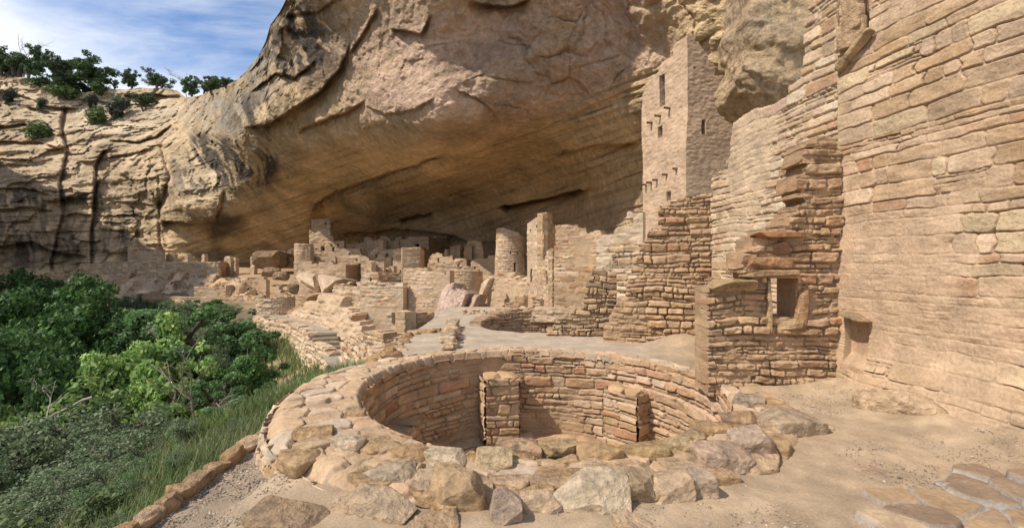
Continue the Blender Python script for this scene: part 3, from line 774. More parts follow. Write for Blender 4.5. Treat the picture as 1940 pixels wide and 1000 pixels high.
# ------------------------------------------------------------------ the sunken round room in front
def ring_out(th): return np.interp(np.mod(np.degrees(th), 360), [0, 20, 50, 90, 130, 150, 180, 215, 240, 270, 300, 330, 360], [2.85, 2.5, 2.42, 2.4, 2.5, 2.72, 3.02, 3.12, 3.08, 2.82, 2.78, 2.85, 2.85])
def ring_z(th): return np.interp(np.mod(np.degrees(th), 360), [0, 30, 90, 140, 180, 215, 240, 300, 330, 360], [.03, .03, .05, .08, .10, .07, .03, .02, .03, .04])
def build_kiva():
    root = empty('kiva', (KC[0], KC[1], 0), 'large round sunken stone chamber with a broad rim, nearest to the viewer', 'kiva')
    # inner wall, courses of orange blocks, plastered paler on the sunny right side
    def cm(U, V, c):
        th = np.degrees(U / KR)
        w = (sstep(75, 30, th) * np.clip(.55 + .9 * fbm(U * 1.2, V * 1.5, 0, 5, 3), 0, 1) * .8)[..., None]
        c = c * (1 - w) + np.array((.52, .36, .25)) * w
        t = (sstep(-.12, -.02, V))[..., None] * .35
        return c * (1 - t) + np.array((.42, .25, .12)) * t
    mb = MB()
    us = np.linspace(R(-60) * KR, R(245) * KR, 900); vs = np.linspace(-1.42, .06, 120)
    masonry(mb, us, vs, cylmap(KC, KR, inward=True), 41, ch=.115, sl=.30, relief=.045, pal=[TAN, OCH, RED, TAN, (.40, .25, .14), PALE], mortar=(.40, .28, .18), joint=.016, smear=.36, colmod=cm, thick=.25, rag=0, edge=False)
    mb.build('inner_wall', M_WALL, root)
    # bench and floor
    mb = MB()
    us = np.linspace(0, 2 * math.pi * 1.95, 260); vs = np.linspace(-2.0, -1.38, 40)
    masonry(mb, us, vs, cylmap(KC, 1.9, inward=True), 43, ch=.12, sl=.3, relief=.03, pal=PAL_BRN, thick=.4, rag=0)
    th = np.linspace(0, 2 * math.pi, 200); rr = np.linspace(1.86, 2.24, 12)
    T, Q_ = np.meshgrid(th, rr, indexing='ij')
    z = -1.39 + .02 * fbm(T * 4, Q_ * 5, 0, 2, 4)
    i = np.arange(199)[:, None] * 12; j = np.arange(11)[None]
    mb.add(np.stack([KC[0] + Q_ * np.cos(T), KC[1] + Q_ * np.sin(T), z], -1).reshape(-1, 3), np.stack([i + j, i + 12 + j, i + 13 + j, i + j + 1], -1).reshape(-1, 4), (.44, .32, .21))
    mb.build('bench', M_WALL, root)
    mb = MB()
    rr = np.linspace(0.0, 1.95, 20); T, Q_ = np.meshgrid(th, rr, indexing='ij')
    i = np.arange(199)[:, None] * 20; j = np.arange(19)[None]
    mb.add(np.stack([KC[0] + Q_ * np.cos(T), KC[1] + Q_ * np.sin(T), -1.98 + .03 * fbm(T * 3, Q_ * 3, 0, 4, 3)], -1).reshape(-1, 3), np.stack([i + j, i + 20 + j, i + 21 + j, i + j + 1], -1).reshape(-1, 4), (.40, .29, .19))
    mb.build('floor', M_GROUND, root)
    # pilasters standing on the bench
    for thd, w, dpt, ztop, lab in ((44, .60, .38, -.40, None), (107.5, .56, .40, -.30, None), (168, .50, .42, -.62, None)):
        t = R(thd); rad = np.array([math.cos(t), math.sin(t)]); tan_ = np.array([-math.sin(t), math.cos(t)])
        c0 = KC + rad * (KR - dpt)
        mb = MB()
        def blk(o, d, n, L_, seed):
            pm = lambda U, V: (np.stack([o[0] + d[0] * U, o[1] + d[1] * U, V], -1), np.stack([n[0] + 0 * U, n[1] + 0 * U, 0 * U], -1))
            masonry(mb, np.linspace(0, L_, int(L_ / .011)), np.linspace(-1.42, ztop, 100), pm, seed, ch=.12, sl=.26, relief=.03, pal=PAL_BRN, mortar=(.42, .30, .2), joint=.016, rag=0, edge=False)
        blk(c0 - tan_ * w / 2, tan_, -rad, w, 50 + int(thd))
        blk(c0 + tan_ * w / 2, rad, tan_, dpt + .1, 51 + int(thd))
        blk(c0 - tan_ * w / 2, rad, -tan_, dpt + .1, 52 + int(thd))
        cc = c0 + rad * dpt / 2
        for k in (-.5, .5):
            rock(mb, (cc[0] + tan_[0] * w * .25 * k * 2, cc[1] + tan_[1] * w * .25 * k * 2, ztop - .015), (w * .26, dpt * .6, .055), sd(), rz=t + R(90), n=12, noise=.06, col=TAN if thd < 160 else (.22, .17, .12), col2=OCH)
        mb.build('pilaster', M_WALL, root)
    # flagstone cap of the rim
    mb = MB()
    th = np.linspace(R(-60), R(300), 1100); rn = np.linspace(0, 1, 84)
    def mp(U, V):
        tt = U / 2.6; ro = ring_out(tt); s_ = V / .8; r = (KR - .03) + (ro + .07 - KR + .03) * s_
        z = ring_z(tt) - .13 * sstep(.80, 1.0, s_) - .10 * sstep(.09, .0, s_)
        P = np.stack([KC[0] + r * np.cos(tt), KC[1] + r * np.sin(tt), z], -1); N = np.zeros_like(P); N[..., 2] = 1
        return P, N
    masonry(mb, th * 2.6, rn * .8, mp, 77, ch=.2, relief=.035, pal=[TAN, (.47, .33, .2), (.46, .31, .2), PALE, (.48, .36, .25), (.43, .34, .25), TAN], mortar=(.40, .30, .205), joint=.014, kind='flag', stonesize=.25, thick=.05, rag=0, edge=False, cvar=.12, rough=1.3)
    mb.build('rim_cap', M_WALL, root)
    # outer face of the rim
    mb = MB()
    th = np.linspace(R(130), R(378), 800); vs = np.linspace(0, 1, 60)
    def mo(U, V):
        tt = U / 2.8; ro = ring_out(tt) + .12 * (1 - V); z1 = ring_z(tt) - .03; z = -.5 + (z1 + .5) * V
        P = np.stack([KC[0] + ro * np.cos(tt), KC[1] + ro * np.sin(tt), z], -1); N = np.stack([np.cos(tt), np.sin(tt), 0 * tt], -1)
        return P, N
    masonry(mb, th * 2.8, vs, mo, 79, ch=.2, relief=.04, pal=[TAN, OCH, PALE, GREY], mortar=(.44, .34, .24), joint=.018, kind='flag', stonesize=.21, rag=0, edge=False, dispmod=None)
    mb.build('outer_wall', M_WALL, root)
    # single stones set along the rim
    rims = [((632, 825, 690, 868), .07, WHT, 0), ((700, 842, 752, 872), .04, OCH, 0), ((745, 843, 808, 892), .04, OCH, 0), ((806, 850, 880, 898), .04, WHT, .1), ((878, 855, 906, 890), .03, OCH, 0), ((904, 850, 968, 908), .02, (.54, .43, .28), 0),
        ((946, 828, 1024, 868), .05, (.46, .31, .2), 1), ((966, 862, 1010, 900), .0, OCH, 0), ((1024, 833, 1098, 872), .04, (.47, .345, .2), .4), ((1010, 868, 1056, 900), .0, TAN, 0), ((1055, 860, 1103, 896), .02, TAN, 0), ((1099, 840, 1183, 895), .03, (.47, .32, .18), .1),
        ((1178, 835, 1260, 882), .05, (.42, .30, .16), .1), ((1256, 825, 1320, 874), .03, (.50, .385, .24), .35), ((1316, 797, 1380, 832), .05, OCH, .35), ((1368, 778, 1430, 822), .04, (.40, .27, .17), .9), ((1392, 745, 1440, 782), .03, GREY, .6), ((1290, 815, 1332, 848), .03, (.43, .33, .21), .5),
        ((655, 775, 690, 800), .1, TAN, .2), ((560, 808, 625, 842), .09, OCH, .2)]
    for bx, z0, cl, lc in rims:
        c, hf = boulder_at(bx, z0 - .05, 0, .62)
        mb = MB(); rock(mb, c, hf * np.array([1.14, 1.1, 1.12]), sd(), rz=math.atan2(c[1] - KC[1], c[0] - KC[0]) * 0 + random.Random(sd()).uniform(-.2, .2), p=10, cuts=8, lo=.84, noise=.075, col=cl, col2=tuple(np.array(cl) * .75), lichen=lc, n=20)
        mb.build('rim_stone', M_ROCK, root, origin=c)
    rng = random.Random(21); cols = [TAN, (.47, .33, .2), PALE, (.46, .34, .24), (.44, .31, .19), (.52, .39, .27)]
    for k in range(46):
        t = R(rng.uniform(222, 345)); r = rng.uniform(2.42, float(ring_out(np.array(t))) - .05); s = rng.uniform(.09, .17)
        mb = MB(); c = np.array([KC[0] + r * math.cos(t), KC[1] + r * math.sin(t), float(ring_z(np.array(t))) + .0])
        rock(mb, c, (s * rng.uniform(1, 1.5), s, .055), sd(), rz=t + R(90) + rng.uniform(-.4, .4), n=14, p=9, cuts=6, lo=.8, noise=.08, col=rng.choice(cols), lichen=.15)
        mb.build('rim_stone', M_ROCK, root, origin=c)
build_kiva()
GRP = 'blocks lying round the foot of the round chamber'
FB = [((634, 936, 705, 978), .7, PALE, 'small pale rounded block at the left foot of the rim', .0), ((664, 928, 792, 992), .55, (.49, .375, .265), 'long grey slab with a dark broken end, lying flat at the lower left', .1),
    ((686, 876, 784, 938), .7, (.46, .38, .28), 'leaning grey tan slab with a shaded right edge, just behind the long grey slab', .1), ((784, 892, 850, 952), .8, PALE, 'low pale slab wedged between the leaning slab and the big tan block', 0),
    ((820, 878, 917, 974), .75, (.45, .32, .2), 'big tan block tilted on its side, largest in front of the rim', .1), ((927, 920, 986, 1000), .9, (.47, .36, .29), 'upright pinkish slab standing alone near the bottom centre', 0),
    ((988, 924, 1061, 978), .7, PALE, 'pale squarish block right of the pinkish slab', 0), ((1056, 890, 1186, 976), .6, WHT, 'broad whitish broken block with a dark hollow', .15), ((1120, 950, 1184, 980), .8, (.5, .4, .29), 'thin tan stone tucked under the broad whitish block', 0),
    ((1166, 884, 1240, 960), .7, (.45, .34, .22), 'tan block leaning on the rim right of the whitish block', 0), ((1222, 888, 1308, 962), .8, PALE, 'pale wedge shaped slab with a shaded front edge', 0), ((1290, 878, 1352, 948), .8, (.54, .42, .32), 'smaller pale slab squeezed beside the wedge shaped slab', 0),
    ((1322, 838, 1432, 908), .65, (.50, .37, .28), 'wide pinkish flat slab on the right of the rim', 0), ((1384, 806, 1462, 878), .7, (.50, .38, .29), 'second pinkish flat slab, farther right along the rim', 0), ((1434, 768, 1540, 832), .8, (.45, .355, .255), 'grey flat slab ending in a broken corner, far right of the rim', .05),
    ((470, 964, 612, 1012), .6, (.36, .26, .17), 'flat brown earth covered slab at the bottom beside the gravel path', 0), ((788, 984, 864, 1014), .7, TAN, 'flat tan stone cut by the bottom edge left of centre', 0), ((1164, 982, 1228, 1014), .7, PALE, 'flat pale stone cut by the bottom edge right of centre', 0),
    ((1546, 808, 1573, 822), .8, (.58, .47, .31), 'small yellowish loose stone alone on the sand beside the grey slab', 0)]
for bx, dp, cl, lb, lc in FB:
    stone_thing('stone_block', lb, 'stone', bx, -.02, dp, GRP, col=cl, col2=tuple(np.array(cl) * .8), lichen=max(lc, .18), p=9, cuts=9, lo=.80, noise=.085, n=40, rz=random.Random(len(lb)).uniform(-.25, .25), tilt=(random.Random(len(lb) + 1).uniform(-.05, .22), random.Random(len(lb) + 2).uniform(-.15, .15)))
# kerb stones along the gravel path
def kerb():
    rng = random.Random(5); protos = []
    ys = 2.55; k = 0
    while ys < 6.35:
        L_ = rng.uniform(.14, .32); x = float(plaza_edge(ys)) - .02 + rng.uniform(-.04, .04)
        if len(protos) < 6:
            mb = MB(); cl = [TAN, OCH, PALE, (.45, .32, .2), TAN, (.40, .29, .19)][len(protos)]
            rock(mb, (0, 0, .0), (.13, .17, .11), sd(), n=16, p=4.5, cuts=7, noise=.14, col=cl, lichen=.1)
            o = mb.build('kerb_stone', M_ROCK); protos.append(o)
        else:
            o = protos[k % 6].copy(); COL.objects.link(o)
        o.location = (x, ys + L_ / 2, -.17); o.scale = (rng.uniform(.5, .8), L_ / .32, rng.uniform(.5, .85)); o.rotation_euler = (rng.uniform(-.1, .1), rng.uniform(-.15, .15), rng.uniform(-.2, .2))
        tag(o, 'rough tan kerb stone in the row edging the gravel path', 'kerb stone', 'kerb stones along the gravel path')
        ys += L_ * .98; k += 1
kerb()
# ------------------------------------------------------------------ great wall on the right
def great_wall():
    mb = MB()
    A = ((RW0[0] / RW0[1]) * F + CX, RW0[1]); 
    a, b = (1588.0, 5.75), (3490.0, 1.66)
    pl = Plane(a, b)
    hs = []
    def hole(x0, y0, x1, y1):
        u0, zt = pl.uz(x0, y0); u1, zb = pl.uz(x1, y1); return (u0, u1, zb, zt)
    slot = hole(1632, -70, 1646, 56); door = hole(1607, 598, 1653, 700)
    def bulge(U, V):
        return .02 * np.maximum(0, 3 - V) + .20 * sstep(.75, -.15, V) * (1 + .5 * fbm(U * 1.2, V * 2, 0, 6, 3)) * sstep(0.05, .5, U) + .06 * sstep(.9, .0, V) + .05 * fbm(U * .8, V * .8, 0, 66, 3)
    def cm(U, V, c):
        w = (sstep(.62, .2, V + .2 * fbm(U * 2, V * 2, 0, 15, 3)) * .75)[..., None]
        c = c * (1 - w) + np.array((.45, .325, .215)) * w
        w = np.exp(-(U / .05) ** 2)[..., None] * .5 * sstep(-.3, .2, fbm(U * 0, V * 3, 0, 16, 3))[..., None]
        return c * (1 - w) + np.array((.56, .45, .25)) * w
    us = np.linspace(0, pl.L, 560); vs = np.linspace(-.15, 5.4, 760)
    masonry(mb, us, vs, pl.mapf(bulge=bulge), 303, ch=.125, sl=.30, mix=.25, wob=.16, crack=1.5, relief=.019, pal=[TAN, PALE, (.50, .36, .24), (.50, .37, .26), (.53, .39, .27), TAN, (.42, .25, .15), (.44, .30, .18), (.54, .42, .27)], mortar=(.49, .355, .24), joint=.012, smear=.27, holes=[slot, door], thick=.3, colmod=cm, cvar=.17, rough=1.6)
    ob = mb.build('great_wall', M_WALL, None, origin=pl.pt(pl.L / 2, 0))
    tag(ob, 'very tall pale wall of long sandstone courses filling the right edge', 'wall')
    opening(ob, pl, slot, .3, 'slot_window')
    # plastered niche
    m2 = MB(); u0, u1, z0, z1 = door
    n = 40; uu = np.linspace(u0 - .03, u1 + .03, n); zz = np.linspace(z0 - .05, z1 + .03, n)
    U, V = np.meshgrid(uu, zz, indexing='ij'); d = -.10 - .05 * sstep(u1, u0, U) + .13 * sstep(z0 + .16, z0, V) + .012 * fbm(U * 8, V * 8, 0, 3, 4) + .0 * U
    P = np.stack([pl.A[0] + pl.d[0] * U + pl.n[0] * (d + .11), pl.A[1] + pl.d[1] * U + pl.n[1] * (d + .11), V], -1)
    i = np.arange(n - 1)[:, None] * n; j = np.arange(n - 1)[None]
    m2.add(P.reshape(-1, 3), np.stack([i + j, i + n + j, i + n + j + 1, i + j + 1], -1).reshape(-1, 4), (.46, .325, .21))
    m2.build('plastered_niche', M_WALL, ob)
    m2 = MB(); um = (u0 + u1) / 2; rock(m2, pl.pt(um + .02, z1 + .02, .10), ((u1 - u0) * .62, .12, .03), sd(), rz=math.atan2(pl.d[1], pl.d[0]), tilt=(0, .25), n=12, col=(.42, .31, .21))
    m2.build('lintel', M_ROCK, ob)
    # slanting pole end and sill stones below the slot
    m2 = MB(); uA, zA = pl.uz(1594, 132); uB, zB = pl.uz(1655, 60)
    rock(m2, pl.pt((uA + uB) / 2, (zA + zB) / 2, .05), (abs(uB - uA) * .6 + .02, .06, .05), sd(), rz=math.atan2(pl.d[1], pl.d[0]), tilt=(0, -.55), n=12, p=6, noise=.04, col=(.50, .38, .25))
    m2.build('sill', M_ROCK, ob)
    for (x0, y0, x1, y1) in ((1598, 28, 1638, 50), (1594, 52, 1640, 78), (1602, 0, 1634, 24)):
        u0, zt = pl.uz(x0, y0); u1, zb = pl.uz(x1, y1)
        m2 = MB(); rock(m2, pl.pt((u0 + u1) / 2, (zt + zb) / 2, .02), ((u1 - u0) / 2, .07, (zt - zb) / 2), sd(), rz=math.atan2(pl.d[1], pl.d[0]), n=12, p=8, noise=.04, cuts=3, col=(.53, .39, .27))
        m2.build('jamb_stone', M_ROCK, ob)
great_wall()
ruin('pale_wall', 'pale sunlit wall rising in steps between the square tower and the great wall', 'wall',
     [dict(a=(1350, 8.7), b=(1591, 5.76), prof=[(1353, 335), (1372, 322), (1384, 306), (1386, 265), (1391, 238), (1402, 229), (1440, 204), (1480, 181), (1524, 143), (1527, 100), (1529, -70), (1591, -70)], base=-.1, res=.0125, ch=.12, sl=.27, relief=.03,
           pal=[PALE, WHT, TAN, PINK, PALE, (.46, .30, .19), TAN], mortar=(.54, .42, .29), joint=.016, smear=.4, thick=.35, rough=1.3)])
def bedrock():
    rng = random.Random(8)
    stone_thing('bedrock_ledge', 'pale worn ledge of bedrock running out from the foot of the great wall', 'rock', (1640, 738, 1800, 812), -.02, .35, col=(.52, .39, .27), col2=(.45, .33, .22), p=3, cuts=8, noise=.2, n=30, rz=-.75)
    stone_thing('bedrock_hump', 'low rounded hump of bedrock half buried in sand at the right edge', 'rock', (1810, 815, 2020, 872), -.05, .4, col=(.50, .375, .255), col2=(.44, .325, .215), p=2.5, cuts=4, noise=.12, n=26, rz=-.4)
    stone_thing('flat_slab', 'flat pinkish slab sunk level with the sand before the paved corner', 'stone', (1610, 876, 1700, 918), -.06, .9, col=(.46, .34, .26), p=4, cuts=6, noise=.1, n=18, rz=-.5)
bedrock()
# paved corner, bottom right
def paved():
    mb = MB()
    us = np.linspace(0, 2.2, 330); vs = np.linspace(0, 2.0, 300)
    def mp(U, V):
        x = 1.95 + U; y = 1.55 + V
        P = np.stack([x, y, .004 + .03 * sstep(2.6, 3.6, x) + 0 * U], -1); N = np.zeros_like(P); N[..., 2] = 1
        return P, N
    U, V = np.meshgrid(us, vs, indexing='ij')
    top = (np.array([0, .1, .2, .35, .55, .8, 1.1, 1.5, 2.2]), np.array([.6, 1.0, 1.25, 1.45, 1.58, 1.7, 1.8, 1.84, 1.86]))
    masonry(mb, us, vs, mp, 909, ch=.2, relief=.042, pal=[(.34, .235, .14), (.36, .25, .15), (.35, .255, .165), (.23, .165, .11), (.36, .27, .175), (.33, .25, .165), (.27, .19, .125)], mortar=(.36, .32, .285), joint=.018, kind='flag', stonesize=.27, thick=.1, edge=False, top=top, rag=.4, cvar=.12)
    tag(mb.build('paved_wall_top', M_WALL, None, origin=(2.9, 2.4, 0)), 'ochre and dark flagstones set in grey mortar at the lower right corner', 'paving')
paved()
# wall stub with the small window
def stub():
    mb = MB()
    pl, hl = face(mb, (1341, 5.72), (1592, 5.70), [(1341, 546), (1404, 545), (1405, 490), (1424, 486), (1425, 443), (1480, 440), (1481, 414), (1506, 390), (1504, 336), (1522, 300), (1531, 268), (1570, 264), (1592, 300)], -.05, 611, res=.009,
         ch=.095, sl=.20, relief=.05, pal=[(.44, .29, .18), (.42, .27, .165), OCH, RED, TAN, BRN, (.40, .25, .15)], mortar=(.40, .275, .17), joint=.02, thick=.42, holes=[(1457, 527, 1508, 600)], smear=.12, rough=1.4, back=True)
    ob = mb.build('window_wall', M_WALL, None, origin=pl.pt(pl.L / 2, 0))
    tag(ob, 'broken stub of wall with a small slab framed window, set against the great wall', 'wall')
    def slab(nm, x0, y0, x1, y1, col, out=.05, dep=.10, tilt=0, lab=None):
        u0, zt = pl.uz(x0, y0); u1, zb = pl.uz(x1, y1); m = MB()
        rock(m, pl.pt((u0 + u1) / 2, (zt + zb) / 2, out - .03), ((u1 - u0) / 2, dep, (zt - zb) / 2), sd(), rz=0, tilt=(0, tilt), n=16, p=7, cuts=4, noise=.05, col=col)
        o = m.build(nm, M_ROCK, ob)
        if lab: o['label'] = lab
    slab('capstone', 1343, 529, 1426, 551, (.43, .31, .19), .0, .22)
    slab('lintel', 1404, 511, 1524, 526, (.44, .31, .2), .04, .14); slab('lintel', 1420, 440, 1512, 451, (.42, .23, .14), .07, .10)
    slab('block', 1406, 487, 1500, 510, (.44, .27, .16), .02, .08); slab('block', 1446, 458, 1492, 482, (.33, .2, .13), .03, .07)
    slab('jamb', 1449, 530, 1459, 630, (.52, .39, .25), .05, .05); slab('jamb', 1508, 535, 1527, 624, (.44, .29, .18), .05, .05, tilt=.10)
    slab('sill', 1470, 603, 1515, 622, (.44, .32, .2), .03, .12); slab('sill', 1470, 624, 1543, 632, (.44, .31, .2), .07, .07)
stub()
# ------------------------------------------------------------------ ruins of the middle distance
ruin('brown_wall', 'tall ragged brown wall facing the viewer, its left edge broken away in steps', 'wall',
     [dict(a=(1143, 9.35), b=(1357, 8.72), prof=[(1145, 628), (1150, 600), (1168, 585), (1172, 560), (1188, 548), (1194, 520), (1206, 500), (1217, 470), (1230, 446), (1246, 436), (1248, 398), (1262, 385), (1290, 376), (1308, 368), (1357, 370)], base=-.2, res=.015, ch=.105, sl=.24, relief=.055,
           pal=[TAN, BRN, OCH, RED, TAN, (.44, .3, .17)], mortar=(.42, .29, .18), joint=.02, smear=.35, thick=.45, rough=1.5)])
ruin('stepped_wall', 'low ruined wall of dark squared blocks climbing in steps to the right', 'wall',
     [dict(a=(1034, 10.15), b=(1168, 9.95), prof=[(1034, 628), (1052, 612), (1068, 600), (1085, 588), (1104, 575), (1110, 550), (1117, 522), (1138, 506), (1160, 506), (1162, 480), (1168, 470)], base=-.1, res=.014, ch=.12, sl=.22, relief=.05, pal=[TAN, BRN, (.36, .25, .15), OCH, (.30, .21, .13)], mortar=(.36, .26, .17), joint=.018, thick=.4, rag=.2)])
ruin('pale_pier', 'tall pale broken pier of wall between the brown wall and the room wall behind', 'wall',
     [dict(a=(1130, 14.2), b=(1218, 13.6), prof=[(1130, 456), (1140, 448), (1155, 446), (1176, 436), (1178, 430), (1188, 408), (1196, 402), (1218, 400)], base=-.5, ch=.16, sl=.34, relief=.06, pal=[PALE, WHT, TAN, PINK], mortar=(.52, .40, .28), smear=.4, thick=.5, rough=1.6)])
def square_tower():
    pm = [(.52, .365, .25), (.48, .33, .215), TAN]
    ob = ruin('square_tower', 'tall square tower of four storeys reaching up to the alcove roof', 'tower', [
        dict(a=(1217, 16.6), b=(1302, 14.3), prof=[(1217, 184), (1221, 176), (1226, 166), (1238, 150), (1247, 140), (1252, 126), (1262, 112), (1270, 104), (1280, 84), (1302, 72)], base=-.3, holes=[(1249, 146, 1259, 199), (1246, 241, 1255, 259), (1264, 364, 1273, 379)], res=.024, ch=.15, sl=.34, relief=.04, pal=pm, mortar=(.52, .38, .265), joint=.008, smear=1.05, wav=.10, thick=.3, rag=.3, cvar=.14, rough=1.8),
        dict(a=(1302, 14.3), b=(1412, 14.7), prof=[(1302, 72), (1318, 74), (1326, 90), (1345, 112), (1360, 135), (1412, 190)], base=-.3, holes=[(1330, 226, 1338, 256), (1313, 126, 1318, 133), (1305, 264, 1310, 269)], hnames=['window', 'peephole', 'peephole'], res=.024, ch=.15, sl=.34, relief=.04, pal=pm, mortar=(.46, .33, .225), joint=.008, smear=.98, wav=.10, thick=.3, rag=.3, cvar=.14, rough=1.8)])
    pl = Plane((1217, 16.6), (1302, 14.3))
    for px, py in ((1224, 350), (1234, 346), (1246, 341), (1265, 331), (1285, 320), (1250, 220), (1235, 233), (1268, 205)):
        u, z = pl.uz(px, py); mb = MB()
        mb.tube([pl.pt(u, z, -.1), pl.pt(u, z, .1), pl.pt(u, z - .01, .2)], [.045, .045, .04], (.22, .15, .09), 8)
        p = pl.pt(u, z - .01, .2)
        mb.build('beam', M_BARK, ob)
square_tower()
ruin('corner_tower', 'slim square tower with a pale sunlit left face and two slit windows', 'tower', [
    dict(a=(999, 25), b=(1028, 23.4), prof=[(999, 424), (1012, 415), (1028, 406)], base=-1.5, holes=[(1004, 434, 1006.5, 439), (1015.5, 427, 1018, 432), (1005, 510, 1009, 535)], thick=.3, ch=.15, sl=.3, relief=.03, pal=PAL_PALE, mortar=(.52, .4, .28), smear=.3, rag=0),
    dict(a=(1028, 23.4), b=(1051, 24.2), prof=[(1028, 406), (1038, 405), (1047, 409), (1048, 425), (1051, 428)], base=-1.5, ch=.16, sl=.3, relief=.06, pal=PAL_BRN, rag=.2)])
ruin('slit_wall', 'sunlit wall with one slit window and a rough broken end, before the slim tower', 'wall', [
    dict(a=(1020, 21.6), b=(1046, 19.6), prof=[(1020, 505), (1030, 497), (1038, 478), (1046, 470)], base=-1.2, holes=[(1035, 513, 1038.5, 540)], ch=.15, sl=.32, relief=.03, pal=PAL_PALE, mortar=(.52, .4, .28), smear=.4),
    dict(a=(1046, 19.6), b=(1075, 19.9), prof=[(1046, 470), (1054, 476), (1057, 500), (1058, 528), (1072, 536), (1075, 572)], base=-1.2, ch=.15, sl=.24, relief=.08, pal=[TAN, BRN, PALE], rag=.2)])
ruin('room_wall', 'broad brown room wall behind the stepped ruin, partly in shadow', 'wall', [
    dict(a=(1050, 18.6), b=(1146, 17.6), prof=[(1050, 470), (1056, 466), (1064, 462), (1076, 456), (1100, 450), (1118, 448), (1146, 449)], base=-.8, ch=.14, sl=.3, relief=.03, pal=PAL_BRN, mortar=(.43, .31, .2), smear=.25)])
ruin('back_wall', 'low lit wall stretch seen over the top of the brown room wall', 'wall', [
    dict(a=(1046, 28), b=(1112, 27), prof=[(1046, 426), (1078, 427), (1080, 423), (1092, 425), (1094, 431), (1108, 432), (1112, 440)], base=0, ch=.17, sl=.35, relief=.05, pal=PAL_PALE, smear=.3),
    dict(a=(1112, 27), b=(1140, 26), prof=[(1112, 440), (1134, 438), (1140, 445)], base=0, ch=.17, sl=.35, relief=.05, pal=PAL_PALE)])
def round_tower():
    c = np.array([(966 - CX) / F * 31, 31.0]); r = 1.04
    zb, zt = H + (CY - 524) / F * 30, H + (CY - 431) / F * 30
    mb = MB()
    a0, a1 = R(90), R(450)
    us = np.linspace(a0 * r, a1 * r, 230); vs = np.linspace(zb - .6, zt, 150)
    ang = np.degrees(us / r)
    topz = H + (CY - np.interp(np.mod(ang, 360), [0, 90, 180, 225, 270, 315, 360], [451, 448, 431, 432, 437, 444, 451])) / F * 30.5
    ua = lambda d: R(d) * r
    def hz(py): return H + (CY - py) / F * 30.2
    hs = [(ua(290) - .09, ua(290) + .09, hz(524), hz(497)), (ua(272) - .05, ua(272) + .05, hz(481), hz(477)), (ua(302) - .05, ua(302) + .05, hz(482), hz(478)), (ua(205) - .05, ua(205) + .05, hz(445), hz(440))]
    masonry(mb, us, vs, cylmap(c, r, .045, zb), 444, ch=.13, sl=.27, relief=.03, pal=PAL_PALE, mortar=(.52, .4, .28), smear=.25, top=(us, topz), holes=hs, thick=.25, rag=.2)
    o = mb.build('round_tower', M_FAR, None, origin=(c[0], c[1], zb))
    tag(o, 'tapering round tower with tiny windows, standing alone in half sunlight', 'tower')
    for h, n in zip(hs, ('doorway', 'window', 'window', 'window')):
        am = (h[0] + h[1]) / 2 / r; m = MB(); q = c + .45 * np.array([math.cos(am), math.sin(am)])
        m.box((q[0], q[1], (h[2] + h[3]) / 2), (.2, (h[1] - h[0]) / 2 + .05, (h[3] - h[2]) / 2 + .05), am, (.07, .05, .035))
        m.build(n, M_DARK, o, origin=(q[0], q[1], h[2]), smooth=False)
round_tower()
ruin('tower_footing', 'sunlit rubble footing below the round tower and the slim tower', 'wall', [
    dict(a=(928, 27.5), b=(1004, 25.5), prof=[(928, 530), (940, 519), (965, 518), (985, 522), (1004, 524)], base=-2.2, ch=.2, sl=.4, relief=.07, pal=PAL_PALE, mortar=(.50, .37, .25), smear=.6, lean=.12, rough=2)])
def bastion():
    Yc = 27.5; c = np.array([(884 - CX) / F * Yc, Yc]); r = .95; mb = MB()
    us = np.linspace(R(170) * r, R(375) * r, 160); zt = H + (CY - 514) / F * 26.6; zb = H + (CY - 556) / F * 26.6 - .5
    masonry(mb, us, np.linspace(zb, zt, 70), cylmap(c, r), 512, ch=.14, sl=.3, relief=.03, pal=PAL_PALE, mortar=(.5, .38, .26), smear=.3, rag=.2)
    cap = [(c[0] + (r - .02) * math.cos(t), c[1] + (r - .02) * math.sin(t), zt - .08) for t in np.linspace(0, 2 * math.pi, 33)[:-1]]
    mb.add(cap + [(c[0], c[1], zt - .1)], t=[(i, (i + 1) % 32, 32) for i in range(32)], c=(.44, .33, .22))
    tag(mb.build('curved_wall', M_FAR, None, origin=(c[0], c[1], zb)), 'short drum shaped wall left of the leaning slab by the round tower', 'wall')
bastion()
